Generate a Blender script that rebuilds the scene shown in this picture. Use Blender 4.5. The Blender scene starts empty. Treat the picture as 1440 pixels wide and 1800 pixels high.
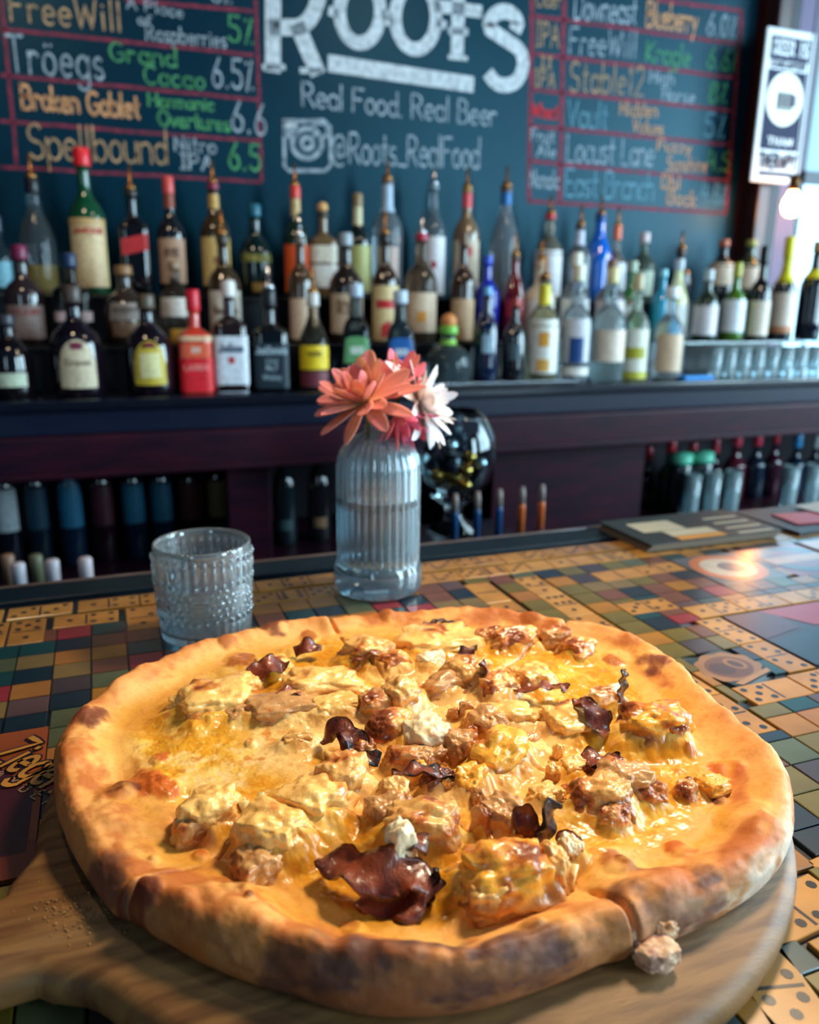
import bpy, bmesh, math, random
import numpy as np
from mathutils import Vector, Matrix
random.seed(7)
SC = bpy.context.scene
COL = SC.collection
PI = math.pi
# ---------------------------------------------------------------- camera
F_PX = 1400.0
PITCH, YAW, ROLL = math.radians(15), math.radians(21), math.radians(0.7)
CAM = np.array([0.0, 0.0, 1.36])
_f = np.array([math.sin(YAW)*math.cos(PITCH), math.cos(YAW)*math.cos(PITCH), -math.sin(PITCH)])
_r = np.array([math.cos(YAW), -math.sin(YAW), 0.0])
_u = np.cross(_r, _f)
_r2 = _r*math.cos(ROLL) + _u*math.sin(ROLL)
_u2 = -_r*math.sin(ROLL) + _u*math.cos(ROLL)
def _ray(px, py): return _f + _r2*(px-720)/F_PX + _u2*(900-py)/F_PX
def atz(px, py, z):
    d = _ray(px, py); return CAM + d*((z-CAM[2])/d[2])
def aty(px, py, y):
    d = _ray(px, py); return CAM + d*((y-CAM[1])/d[1])
cd = bpy.data.cameras.new('camera'); cam = bpy.data.objects.new('camera', cd); COL.objects.link(cam)
M = Matrix(((_r2[0], _u2[0], -_f[0], CAM[0]), (_r2[1], _u2[1], -_f[1], CAM[1]), (_r2[2], _u2[2], -_f[2], CAM[2]), (0, 0, 0, 1)))
cam.matrix_world = M
cd.sensor_fit = 'HORIZONTAL'; cd.sensor_width = 36; cd.lens = 36*F_PX/1440
cd.clip_start = 0.02; cd.clip_end = 60
cd.dof.use_dof = True; cd.dof.focus_distance = 0.455; cd.dof.aperture_fstop = 8.0
SC.camera = cam
# ---------------------------------------------------------------- world, lights, exposure
SC.view_settings.view_transform = 'Standard'; SC.view_settings.look = 'None'
SC.view_settings.gamma = 1; SC.view_settings.use_curve_mapping = False
SC.view_settings.exposure = 0.0
w = bpy.data.worlds.new('world'); SC.world = w; w.use_nodes = True
w.node_tree.nodes['Background'].inputs[0].default_value = (0.06, 0.20, 0.36, 1)
w.node_tree.nodes['Background'].inputs[1].default_value = 0.28
def area(name, loc, target, sx, sy, power, color):
    l = bpy.data.lights.new(name, 'AREA'); l.shape = 'RECTANGLE'; l.size = sx; l.size_y = sy
    l.energy = power; l.color = color
    o = bpy.data.objects.new(name, l); COL.objects.link(o); o.location = loc
    o.rotation_euler = (Vector(target)-Vector(loc)).to_track_quat('-Z', 'Y').to_euler(); return o
area('window_light', (3.9, 0.75, 1.95), (0, 1.0, 1.2), .9, 1.9, 105, (0.58, 0.85, 1.0))
area('window_light', (3.9, -0.55, 1.95), (0, 1.0, 1.2), .9, 1.9, 105, (0.58, 0.85, 1.0))
area('window_light', (3.0, -2.3, 1.95), (0.6, 2.0, 1.3), .7, 1.9, 105, (0.58, 0.85, 1.0))
area('window_light', (-1.9, -2.7, 1.95), (0.3, 2.0, 1.3), .45, 1.7, 16, (0.58, 0.85, 1.0))
area('ceiling_lamp_light', (0.74, 0.66, 2.05), (0.27, 0.41, 1.1), 0.20, 0.20, 2.45, (1.0, 0.80, 0.56)).data.spread = math.radians(66)
area('ceiling_lamp_light', (-0.25, 1.25, 2.5), (-0.1, 2.0, 1.3), 0.14, 0.14, 4.5, (1.0, 0.74, 0.48))
area('ceiling_lamp_light', (1.1, 1.1, 2.5), (1.2, 2.0, 1.3), 0.14, 0.14, 3.5, (1.0, 0.78, 0.55))

# ---------------------------------------------------------------- helpers
def lin(c):
    return tuple(((v/255)/12.92 if v/255 <= 0.04045 else (((v/255)+0.055)/1.055)**2.4) for v in c)
def linA(a):
    a = np.asarray(a, float)/255
    return np.where(a <= 0.04045, a/12.92, ((a+0.055)/1.055)**2.4)
_mats = {}
def mat(name, c=(128, 128, 128), rough=0.5, metal=0.0, trans=0.0, coat=0.0, ior=1.45, spec=0.5, noise=None, bump=None, attr=False, sss=0, emit=None, estr=0, alpha=None, coords='Object', coatr=0.05, nscale=(1, 1, 1)):
    if name in _mats: return _mats[name]
    m = bpy.data.materials.new(name); m.use_nodes = True
    nt = m.node_tree; b = nt.nodes['Principled BSDF']; L = nt.links
    col = lin(c)+(1,)
    b.inputs['Base Color'].default_value = col
    b.inputs['Roughness'].default_value = rough; b.inputs['Metallic'].default_value = metal
    b.inputs['Transmission Weight'].default_value = trans; b.inputs['IOR'].default_value = ior
    b.inputs['Coat Weight'].default_value = coat; b.inputs['Coat Roughness'].default_value = coatr
    b.inputs['Specular IOR Level'].default_value = spec
    if sss:
        b.inputs['Subsurface Weight'].default_value = sss; b.inputs['Subsurface Radius'].default_value = (0.008, 0.004, 0.0015); b.inputs['Subsurface Scale'].default_value = 1
    if emit is not None:
        b.inputs['Emission Color'].default_value = lin(emit)+(1,); b.inputs['Emission Strength'].default_value = estr
    tc = nt.nodes.new('ShaderNodeTexCoord'); mp = nt.nodes.new('ShaderNodeMapping'); mp.inputs['Scale'].default_value = nscale
    L.new(tc.outputs[coords], mp.inputs['Vector'])
    src = None
    if attr:
        a = nt.nodes.new('ShaderNodeVertexColor'); a.layer_name = 'Col'; src = a.outputs['Color']; L.new(src, b.inputs['Base Color'])
    if noise:   # (scale, detail, other colour, low, high)
        n = nt.nodes.new('ShaderNodeTexNoise'); n.inputs['Scale'].default_value = noise[0]; n.inputs['Detail'].default_value = noise[1]
        L.new(mp.outputs[0], n.inputs['Vector'])
        r = nt.nodes.new('ShaderNodeMapRange'); r.inputs['From Min'].default_value = noise[3]; r.inputs['From Max'].default_value = noise[4]
        L.new(n.outputs['Fac'], r.inputs['Value'])
        x = nt.nodes.new('ShaderNodeMix'); x.data_type = 'RGBA'
        if src is not None and noise[2] == 'mul':
            x.blend_type = 'MULTIPLY'; x.inputs[7].default_value = (0.86, 0.74, 0.60, 1)
        else: x.inputs[7].default_value = lin(noise[2])+(1,)
        if src is not None: L.new(src, x.inputs[6])
        else: x.inputs[6].default_value = col
        L.new(r.outputs[0], x.inputs[0]); L.new(x.outputs[2], b.inputs['Base Color'])
    if bump:    # list of (scale, detail, strength, distance)
        last = None
        for (s, d, st, di) in bump:
            n = nt.nodes.new('ShaderNodeTexNoise'); n.inputs['Scale'].default_value = s; n.inputs['Detail'].default_value = d
            L.new(mp.outputs[0], n.inputs['Vector'])
            k = nt.nodes.new('ShaderNodeBump'); k.inputs['Strength'].default_value = st; k.inputs['Distance'].default_value = di
            L.new(n.outputs['Fac'], k.inputs['Height'])
            if last: L.new(last.outputs[0], k.inputs['Normal'])
            last = k
        L.new(last.outputs[0], b.inputs['Normal'])
    if alpha:   # (scale, low, high): patchy coverage, e.g. chalk
        n = nt.nodes.new('ShaderNodeTexNoise'); n.inputs['Scale'].default_value = alpha[0]; n.inputs['Detail'].default_value = 3
        L.new(mp.outputs[0], n.inputs['Vector'])
        r = nt.nodes.new('ShaderNodeMapRange'); r.inputs['From Min'].default_value = 0.3; r.inputs['From Max'].default_value = 0.7
        r.inputs['To Min'].default_value = alpha[1]; r.inputs['To Max'].default_value = alpha[2]
        L.new(n.outputs['Fac'], r.inputs['Value']); L.new(r.outputs[0], b.inputs['Alpha'])
    _mats[name] = m; return m
def glass(name, c=(255, 255, 255), ior=1.45, rough=0.0, tr=1.0):
    return mat(name, c, rough, 0, tr, ior=ior)

def raw(name, V, Fc, mats, fm=None, smooth=True):
    me = bpy.data.meshes.new(name)
    V = np.asarray(V, float)
    if isinstance(Fc, np.ndarray) and Fc.ndim == 2:
        n, k = Fc.shape
        me.vertices.add(len(V)); me.vertices.foreach_set('co', V.ravel())
        me.loops.add(n*k); me.loops.foreach_set('vertex_index', Fc.ravel().astype(np.int32))
        me.polygons.add(n); me.polygons.foreach_set('loop_start', np.arange(0, n*k, k, dtype=np.int32))
    else:
        me.from_pydata([tuple(v) for v in V], [], [tuple(int(i) for i in f) for f in Fc])
    for m in (mats if isinstance(mats, (list, tuple)) else [mats]): me.materials.append(m)
    if fm is not None: me.polygons.foreach_set('material_index', np.asarray(fm, np.int32))
    me.polygons.foreach_set('use_smooth', np.full(len(me.polygons), smooth))
    me.update(calc_edges=True); me.validate(); return me
def obj(name, me, parent=None, loc=None, rz=0.0):
    o = bpy.data.objects.new(name, me); COL.objects.link(o)
    if loc is not None: o.location = loc
    if rz: o.rotation_euler = (0, 0, rz)
    if parent is not None: o.parent = parent
    return o
def tag(o, label=None, cat=None, group=None, kind=None):
    if label: o['label'] = label
    if cat: o['category'] = cat
    if group: o['group'] = group
    if kind: o['kind'] = kind
    return o
def thing(name, loc, label, cat, group=None, rz=0.0):
    o = bpy.data.objects.new(name, None); COL.objects.link(o); o.location = loc; o.rotation_euler = (0, 0, rz)
    o.empty_display_size = 0.05
    return tag(o, label, cat, group)
class MB:
    def __init__(s): s.v = []; s.f = []; s.m = []
    def add(s, V, Fc, m=0):
        o = len(s.v); s.v += [tuple(v) for v in V]; s.f += [tuple(i+o for i in f) for f in Fc]; s.m += [m]*len(Fc); return s
    def box(s, x0, x1, y0, y1, z0, z1, m=0, bev=0.0):
        if not bev:
            V = [(x0,y0,z0),(x1,y0,z0),(x1,y1,z0),(x0,y1,z0),(x0,y0,z1),(x1,y0,z1),(x1,y1,z1),(x0,y1,z1)]
            return s.add(V, [(0,3,2,1),(4,5,6,7),(0,1,5,4),(1,2,6,5),(2,3,7,6),(3,0,4,7)], m)
        b = bev
        bm = bmesh.new(); bmesh.ops.create_cube(bm, size=1)
        for v in bm.verts: v.co = ((x0+x1)/2+v.co.x*(x1-x0), (y0+y1)/2+v.co.y*(y1-y0), (z0+z1)/2+v.co.z*(z1-z0))
        bmesh.ops.bevel(bm, geom=bm.edges[:], offset=b, segments=2, profile=0.5, affect='EDGES')
        bm.verts.index_update()
        s.add([tuple(v.co) for v in bm.verts], [[v.index for v in f.verts] for f in bm.faces], m); bm.free(); return s
    def lathe(s, prof, seg=24, m=0, c=(0,0), cap=True):
        V = []; Fc = []
        for (r, z) in prof:
            for k in range(seg):
                a = 2*PI*k/seg; V.append((c[0]+r*math.cos(a), c[1]+r*math.sin(a), z))
        for i in range(len(prof)-1):
            for k in range(seg):
                k2 = (k+1) % seg
                Fc.append((i*seg+k, i*seg+k2, (i+1)*seg+k2, (i+1)*seg+k))
        if cap:
            if prof[0][0] > 1e-6: Fc.append(tuple(reversed(range(seg))))
            n = (len(prof)-1)*seg
            if prof[-1][0] > 1e-6: Fc.append(tuple(range(n, n+seg)))
        return s.add(V, Fc, m)
    def tube(s, pts, rad, seg=8, m=0):
        pts = [Vector(p) for p in pts]; n = len(pts)
        rad = rad if isinstance(rad, (list, tuple)) else [rad]*n
        V = []; Fc = []; t0 = (pts[1]-pts[0]).normalized()
        a = t0.orthogonal().normalized()
        for i, p in enumerate(pts):
            t = ((pts[min(i+1, n-1)]-pts[max(i-1, 0)])).normalized()
            a = (a - t*a.dot(t)).normalized(); b = t.cross(a)
            for k in range(seg):
                q = 2*PI*k/seg; V.append(tuple(p+(a*math.cos(q)+b*math.sin(q))*rad[i]))
        for i in range(n-1):
            for k in range(seg):
                k2 = (k+1) % seg; Fc.append((i*seg+k, i*seg+k2, (i+1)*seg+k2, (i+1)*seg+k))
        Fc.append(tuple(reversed(range(seg)))); Fc.append(tuple(range((n-1)*seg, n*seg)))
        return s.add(V, Fc, m)
    def ball(s, c, r, seg=10, m=0, sz=1.0):
        pr = [(1e-5 if i in (0, seg//2+1) else r*math.sin(PI*i/(seg//2+1)), c[2]-r*sz*math.cos(PI*i/(seg//2+1))) for i in range(seg//2+2)]
        return s.lathe(pr, seg, m, c[:2], cap=False)
    def build(s, name, mats, parent=None, smooth=False, loc=None, rz=0.0, auto=None):
        me = bpy.data.meshes.new(name); me.from_pydata(s.v, [], s.f)
        for mm in (mats if isinstance(mats, (list, tuple)) else [mats]): me.materials.append(mm)
        me.polygons.foreach_set('material_index', s.m)
        me.polygons.foreach_set('use_smooth', [smooth]*len(s.f)); me.update()
        if auto: me.set_sharp_from_angle(angle=auto)
        return obj(name, me, parent, loc, rz)
# numpy value noise
_rng = np.random.RandomState(3); _tab = _rng.rand(65536)
def vnoise(P):
    P = np.asarray(P, float); i = np.floor(P).astype(np.int64); f = P-i; f = f*f*(3-2*f)
    def h(a, b, c): return _tab[((a*73856093) ^ (b*19349663) ^ (c*83492791)) & 65535]
    r = 0
    for dx in (0, 1):
        for dy in (0, 1):
            for dz in (0, 1):
                wgt = (f[..., 0] if dx else 1-f[..., 0])*(f[..., 1] if dy else 1-f[..., 1])*(f[..., 2] if dz else 1-f[..., 2])
                r = r + wgt*h(i[..., 0]+dx, i[..., 1]+dy, i[..., 2]+dz)
    return r*2-1
def fbm(P, s, o=4, g=0.5):
    r = 0; a = 1; t = 0
    for k in range(o): r = r + a*vnoise(P*s+17.3*k); t += a; a *= g; s *= 2.03
    return r/t
def sstep(a, b, x):
    t = np.clip((x-a)/(b-a), 0, 1); return t*t*(3-2*t)
def set_col(me, C):
    a = me.color_attributes.new('Col', 'FLOAT_COLOR', 'POINT')
    C = np.c_[linA(C), np.ones(len(C))]; a.data.foreach_set('color', C.ravel())

# ---------------------------------------------------------------- stroke font (cap height 1, x height .6)
def A(cx, cy, rx, ry, a0, a1, n=12):
    return [(cx+rx*math.cos(math.radians(a0+(a1-a0)*i/n)), cy+ry*math.sin(math.radians(a0+(a1-a0)*i/n))) for i in range(n+1)]
def O(cx, cy, rx, ry): return A(cx, cy, rx, ry, 90, 450, 18)
G = {
 'A': (.7, [[(0,0),(.35,1),(.7,0)],[(.13,.38),(.57,.38)]]), 'B': (.6, [[(0,0),(0,1)],[(0,1)]+A(.25,.77,.25,.23,90,-90)+[(0,.54)],[(0,.54)]+A(.3,.27,.28,.27,90,-90)+[(0,0)]]),
 'C': (.65, [A(.38,.5,.36,.5,50,310,16)]), 'D': (.65, [[(0,0),(0,1)],[(0,1)]+A(.2,.5,.42,.5,90,-90,14)+[(0,0)]]),
 'E': (.55, [[(.52,1),(0,1),(0,0),(.55,0)],[(0,.52),(.45,.52)]]), 'F': (.55, [[(.55,1),(0,1),(0,0)],[(0,.55),(.42,.55)]]),
 'G': (.7, [A(.38,.5,.36,.5,50,330,16)+[(.7,.45),(.42,.45)]]), 'H': (.6, [[(0,0),(0,1)],[(.58,0),(.58,1)],[(0,.52),(.58,.52)]]),
 'I': (.4, [[(.2,0),(.2,1)],[(.03,1),(.37,1)],[(.03,0),(.37,0)]]), 'K': (.6, [[(0,0),(0,1)],[(.55,1),(0,.42),(.6,0)]]),
 'L': (.5, [[(0,1),(0,0),(.5,0)]]), 'M': (.8, [[(0,0),(.05,1),(.4,.3),(.75,1),(.8,0)]]), 'N': (.65, [[(0,0),(0,1),(.6,0),(.6,1)]]),
 'O': (.75, [O(.37,.5,.36,.5)]), 'P': (.58, [[(0,0),(0,1)],[(0,1)]+A(.25,.74,.3,.26,90,-90)+[(0,.48)]]),
 'R': (.62, [[(0,0),(0,1)],[(0,1)]+A(.25,.75,.28,.25,90,-90)+[(0,.5)],[(.2,.5),(.6,0)]]), 'S': (.6, [A(.3,.75,.26,.25,35,270,12)+A(.3,.25,.28,.25,90,-150,12)]),
 'T': (.65, [[(0,1),(.65,1)],[(.32,1),(.32,0)]]), 'U': (.62, [[(0,1),(0,.3)]+A(.3,.28,.3,.28,180,360)+[(.6,1)]]), 'V': (.65, [[(0,1),(.32,0),(.65,1)]]),
 'W': (.9, [[(0,1),(.22,0),(.45,.8),(.68,0),(.9,1)]]), 'Y': (.6, [[(0,1),(.3,.5),(.6,1)],[(.3,.5),(.3,0)]]), 'J': (.5, [[(.45,1),(.45,.25)]+A(.22,.25,.23,.25,0,-170)]), 'Q': (.75, [O(.37,.5,.36,.5),[(.45,.25),(.75,-.05)]]),'Z': (.6, [[(0,1),(.6,1),(0,0),(.6,0)]]),
 'a': (.5, [O(.25,.3,.24,.3),[(.49,.6),(.49,0)]]), 'b': (.5, [[(0,1.05),(0,0)],O(.26,.3,.25,.3)]), 'c': (.45, [A(.26,.3,.24,.3,45,315)]),
 'd': (.5, [O(.25,.3,.24,.3),[(.5,1.05),(.5,0)]]), 'e': (.48, [[(.03,.32),(.46,.32)]+A(.25,.3,.23,.3,0,310,14)]), 'f': (.35, [A(.3,.8,.17,.2,40,180,6)+[(.13,0)],[(0,.58),(.32,.58)]]),
 'g': (.5, [O(.25,.3,.24,.3),[(.49,.6),(.49,-.15)]+A(.25,-.15,.24,.2,0,-160,8)]), 'h': (.48, [[(0,1.05),(0,0)],[(0,.35)]+A(.23,.36,.22,.24,170,0,8)+[(.46,0)]]),
 'i': (.15, [[(.07,.6),(.07,0)],[(.07,.82),(.07,.86)]]), 'k': (.42, [[(0,1.05),(0,0)],[(.38,.6),(0,.22),(.42,0)]]), 'l': (.15, [[(.07,1.05),(.07,0)]]),
 'm': (.75, [[(0,.6),(0,0)],[(0,.35)]+A(.18,.36,.17,.24,170,0,8)+[(.36,0)],[(.36,.35)]+A(.54,.36,.17,.24,170,0,8)+[(.72,0)]]),
 'n': (.48, [[(0,.6),(0,0)],[(0,.35)]+A(.23,.36,.22,.24,170,0,8)+[(.46,0)]]), 'o': (.5, [O(.25,.3,.24,.3)]), 'p': (.5, [[(0,.6),(0,-.35)],O(.26,.3,.25,.3)]),
 'r': (.35, [[(0,.6),(0,0)],[(0,.35)]+A(.2,.36,.19,.24,170,40,6)]), 's': (.4, [A(.2,.45,.17,.15,40,270,8)+A(.2,.15,.18,.15,90,-150,8)]), 't': (.35, [[(.16,.95),(.16,.1),(.3,0)],[(0,.62),(.33,.62)]]),
 'u': (.48, [[(0,.6),(0,.25)]+A(.23,.24,.23,.24,180,360,8)+[(.46,.6)],[(.46,.3),(.46,0)]]), 'v': (.45, [[(0,.6),(.22,0),(.45,.6)]]), 'w': (.65, [[(0,.6),(.16,0),(.32,.5),(.48,0),(.65,.6)]]),
 'y': (.45, [[(0,.6),(.23,.05)],[(.45,.6),(.1,-.35)]]), 'z': (.42, [[(0,.6),(.42,.6),(0,0),(.42,0)]]),
 'ö': (.5, [O(.25,.3,.24,.3),[(.14,.8),(.14,.85)],[(.36,.8),(.36,.85)]]),
 '.': (.12, [[(.05,0),(.06,.06)]]), '%': (.4, [[(.35,1),(.05,0)],[(.06,.9),(.08,.95)],[(.34,.05),(.36,.1)]]), '/': (.35, [[(.32,1),(.02,0)]]), '_': (.5, [[(0,0),(.5,0)]]), "'": (.12, [[(.06,1),(.04,.8)]]), ' ': (.3, []), '&': (.6, [[(.6,0),(.12,.75)]+A(.27,.82,.15,.18,200,-60,8)+[(.05,.3)]+A(.25,.22,.22,.22,170,350,8)]),
 '@': (.9, [O(.42,.4,.14,.2),[(.56,.6),(.56,.25),(.7,.22)]+A(.42,.4,.42,.5,-10,300,18)]),
 '0': (.5, [O(.25,.5,.24,.5)]), '1': (.25, [[(0,.8),(.15,1),(.15,0)]]), '2': (.55, [A(.26,.74,.25,.26,160,-30,8)+[(0,0),(.55,0)]]), '4': (.55, [[(.1,1),(0,.4),(.5,.4)],[(.42,.9),(.42,0)]]),
 '5': (.52, [[(.5,1),(.08,1),(.05,.58)]+A(.24,.32,.27,.3,100,-150,10)]), '6': (.5, [[(.4,1),(.06,.42)]+A(.26,.27,.23,.27,150,510,14)]), '7': (.5, [[(0,1),(.5,1),(.15,0)]]), '8': (.5, [O(.25,.75,.2,.25),O(.25,.25,.24,.25)]), '9': (.5, [O(.25,.72,.22,.27),[(.47,.75),(.35,0)]]),
}
def text_strokes(s, gap=0.16):
    x = 0; out = []
    for ch in s:
        wd, st = G[ch]
        for t in st: out.append([(x+a, b) for a, b in t])
        x += wd+gap
    return max(x-gap, .1), out
def ribbon(V, Fc, pts, fn, wd, jit=0.0):
    """pts 2D in text space, fn maps (u,v) to 3D, wd half width in text units"""
    P = []
    for i in range(len(pts)-1):
        a, b = pts[i], pts[i+1]; d = math.hypot(b[0]-a[0], b[1]-a[1]); n = max(1, int(d/0.25))
        for k in range(n): P.append((a[0]+(b[0]-a[0])*k/n, a[1]+(b[1]-a[1])*k/n))
    P.append(pts[-1]); n = len(P); base = len(V)
    for i in range(n):
        a = P[max(i-1, 0)]; b = P[min(i+1, n-1)]; dx, dy = b[0]-a[0], b[1]-a[1]; l = math.hypot(dx, dy) or 1
        px, py = -dy/l*wd, dx/l*wd
        ex, ey = (0, 0)
        if i == 0: ex, ey = -dx/l*wd*.6, -dy/l*wd*.6
        if i == n-1: ex, ey = dx/l*wd*.6, dy/l*wd*.6
        V.append(fn(P[i][0]+px+ex, P[i][1]+py+ey)); V.append(fn(P[i][0]-px+ex, P[i][1]-py+ey))
    for i in range(n-1):
        q = base+2*i; Fc.append((q, q+1, q+3, q+2))
def write(name, s, fn0, m, parent, half=0.06, gap=0.16, dy=0.0):
    """fn0 maps (0..1 along, height units) to 3D"""
    W, st = text_strokes(s, gap); V = []; Fc = []
    # widths are given relative to cap height; text is stretched to the given run
    for t in st:
        t = [(a+random.uniform(-.015, .015), b+random.uniform(-.015, .015)) for a, b in t]
        ribbon(V, Fc, t, lambda u, v: fn0(u/W, v), half)
    me = bpy.data.meshes.new(name); me.from_pydata([tuple(v) for v in V], [], Fc); me.materials.append(m); me.update()
    return obj(name, me, parent)
# ================================================================ the room
WY = 2.30          # the wall behind the bar
wood_dark = mat('dark_red_wood', (52, 8, 28), .5, spec=.22, noise=(9, 4, (24, 6, 24), .35, .7), nscale=(1, 1, 6))
wood_navy = mat('navy_counter', (14, 20, 46), .4, spec=.3, noise=(14, 3, (16, 24, 42), .3, .7))
def struct(name, mb, m, **k):
    o = mb.build(name, m, **k); o['kind'] = 'structure'; return o
struct('floor', MB().box(-2.5, 4.2, -3.2, WY+.1, -.05, 0), mat('floor_boards', (50, 36, 30), .5, noise=(6, 3, (34, 26, 24), .3, .7)))
struct('wall_back', MB().box(-2.5, 4.2, WY+.03, WY+.13, 0, 3.2), mat('wall_paint', (20, 40, 56), .7))
struct('wall_left', MB().box(-2.6, -2.5, -3.2, WY+.1, 0, 3.2), mat('wall_left_paint', (36, 44, 58), .8))
wr = MB().box(4.2, 4.3, -3.2, WY+.1, 0, 3.2); struct('wall_right', wr, mat('wall_right_paint', (70, 80, 92), .8))
struct('ceiling', MB().box(-2.5, 4.2, .9, WY+.1, 3.2, 3.25), mat('ceiling_paint', (40, 46, 56), .8))
# chalkboard
CHY = WY
board_m = mat('slate_paint', (0, 30, 48), .38, spec=.34, noise=(2.5, 5, (0, 40, 56), .35, .75), bump=[(60, 3, .12, .002)])
board_m.node_tree.nodes['Principled BSDF'].inputs['Specular Tint'].default_value = (.35, .8, 1, 1)
cb = thing('chalkboard', (0.4, CHY, 1.9), 'large dark teal chalkboard with bar name and two beer lists in coloured chalk', 'chalkboard')
def part(name, mbx, m, root, **k):
    """mesh built in world coordinates, parented to a root that is moved (not turned)"""
    for i, v in enumerate(mbx.v): mbx.v[i] = (v[0]-root.location.x, v[1]-root.location.y, v[2]-root.location.z)
    return mbx.build(name, m, root, **k)
part('slate', MB().box(-2.4, 2.055, CHY, CHY+.03, 1.16, 3.15), board_m, cb)
part('slate_edge', MB().box(-2.4, 2.055, CHY-.006, CHY+.03, 3.15, 3.18).box(2.055, 2.07, CHY-.006, CHY+.03, 1.16, 3.18), wood_dark, cb)
def chalk(name, c, lo=.35, hi=1.0, sc=45): return mat(name, c, .9, spec=.1, alpha=(sc, lo, hi))
CH = {'w': chalk('chalk_white', (176, 192, 205), .35, .95), 'g': chalk('chalk_green', (92, 168, 112), .4, .95), 'o': chalk('chalk_orange', (226, 166, 118), .5, 1),
      'b': chalk('chalk_tan', (196, 160, 122), .4, 1), 'r': chalk('chalk_red', (150, 62, 80), .35, .9), 'c': chalk('chalk_blue', (124, 176, 196), .35, .9), 'R': chalk('chalk_bright_red', (214, 52, 60), .7, 1),
      'W': chalk('chalk_logo', (210, 220, 228), .5, 1, 60)}
cloc = np.array(cb.location)
def cw(s, x0, y0, x1, y1, h, col, half=.05, gap=.2, name='chalk_word', jig=0):
    P0 = aty(x0, y0, CHY-.0015); P1 = aty(x1, y1, CHY-.0015); up = aty(x0, y0-h, CHY-.0015)[2]-P0[2]
    if x0 > 925: half *= .72
    def fn(u, v): return P0+(P1-P0)*u+np.array([0, 0, up*v])-cloc
    write(name, s, fn, CH[col], cb, half, gap)
# left list
cw('FreeWill', 20, 36, 214, 56, 52, 'b', .05); cw('A Place', 224, 14, 322, 32, 20, 'w', .07); cw('of', 243, 42, 266, 46, 18, 'w', .08); cw('Raspberries', 258, 70, 398, 84, 27, 'w', .07)
cw('5%', 402, 72, 446, 80, 46, 'g'); cw('6%', 372, 3, 408, 7, 30, 'w'); cw('Tröegs', 16, 126, 183, 140, 64, 'w', .045); cw('Grand', 194, 106, 310, 118, 32, 'g', .06); cw('Cacao', 254, 147, 360, 157, 32, 'g', .06)
cw('6.5%', 374, 152, 446, 160, 52, 'w'); cw('Broken Goblet', 40, 190, 246, 208, 40, 'o', .09, .12); cw('Harmonic', 262, 186, 376, 195, 22, 'g', .09, .12); cw('Overtures', 279, 220, 404, 231, 26, 'g', .09, .12)
cw('6.6', 408, 230, 468, 238, 54, 'w'); cw('Spellbound', 52, 278, 294, 288, 60, 'b', .045, .14); cw('Nitro', 308, 265, 380, 270, 26, 'w', .07); cw('IPA', 318, 296, 374, 300, 26, 'w', .08); cw('6.5', 403, 296, 458, 301, 46, 'g', .06)
for (a, b, c, d) in [(0,50,447,97),(220,0,447,20),(0,132,453,175),(0,213,457,248),(0,293,460,320),(3,0,30,293),(450,0,460,320)]:
    Pa, Pb = aty(a, b, CHY-.001), aty(c, d, CHY-.001); V = []; Fc = []
    n = 14; L_ = [(i/n, random.uniform(-.0012, .0012)) for i in range(n+1)]
    vert = abs(b-d) > 150; dirn = np.array([.0042, 0, 0]) if vert else np.array([0, 0, .0042])
    for t, j in L_:
        p = Pa+(Pb-Pa)*t-cloc; p = p+dirn*j/.0042; V += [p+dirn, p-dirn]
    for i in range(n): Fc.append((2*i, 2*i+1, 2*i+3, 2*i+2))
    obj('ruled_line', raw('ruled_line', V, Fc, CH['r']), cb)
# right list
for (a, b, c, d) in [(1155,0,1305,19),(937,28,1302,78),(936,94,1296,137),(934,157,1290,195),(932,221,1286,255),(931,283,1281,318),(930,354,1276,375),(936,0,930,356),(992,0,984,356),(1304,19,1276,375)]:
    Pa, Pb = aty(a, b, CHY-.001), aty(c, d, CHY-.001); V = []; Fc = []
    vert = abs(b-d) > 150; dirn = np.array([.0075, 0, 0]) if vert else np.array([0, 0, .0055]); n = 12
    for i in range(n+1): p = Pa+(Pb-Pa)*(i/n)-cloc+dirn*random.uniform(-.2, .2); V += [p+dirn, p-dirn]
    for i in range(n): Fc.append((2*i, 2*i+1, 2*i+3, 2*i+2))
    obj('ruled_line', raw('ruled_line', V, Fc, CH['r']), cb)
cw('Cider', 942, 11, 985, 14, 30, 'b', .08); cw('IPA', 942, 80, 982, 84, 42, 'b', .07); cw('II', 950, 118, 970, 120, 20, 'b', .09); cw('IPA', 940, 150, 975, 155, 28, 'b', .09)
cw('Wheat', 936, 205, 981, 210, 24, 'R', .12); cw('Fruit', 934, 248, 974, 252, 22, 'w', .1); cw('Ale', 944, 274, 976, 276, 20, 'w', .1); cw('Nonalc', 932, 328, 982, 332, 30, 'w', .1)
cw('Downeast', 1010, 34, 1118, 42, 48, 'w', .07, .12); cw('Blueberry', 1136, 46, 1224, 58, 44, 'o', .08, .12); cw('6.0%', 1242, 60, 1292, 67, 38, 'w', .07)
cw('FreeWill', 1001, 94, 1117, 102, 46, 'w', .055); cw('Kragle', 1136, 108, 1212, 117, 36, 'g', .07); cw('6.6%', 1243, 120, 1294, 126, 38, 'g', .07)
cw('Stable12', 1001, 160, 1130, 168, 52, 'b', .05); cw('High', 1142, 145, 1184, 149, 22, 'w', .08); cw('Horse', 1164, 177, 1220, 182, 24, 'w', .08); cw('8%', 1246, 180, 1276, 182, 36, 'g', .08)
cw('Vault', 998, 222, 1066, 228, 46, 'c', .06); cw('Hidden', 1090, 202, 1155, 206, 24, 'o', .08); cw('Values', 1112, 232, 1165, 238, 24, 'o', .08); cw('5%', 1238, 240, 1272, 244, 42, 'c', .06)
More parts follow.
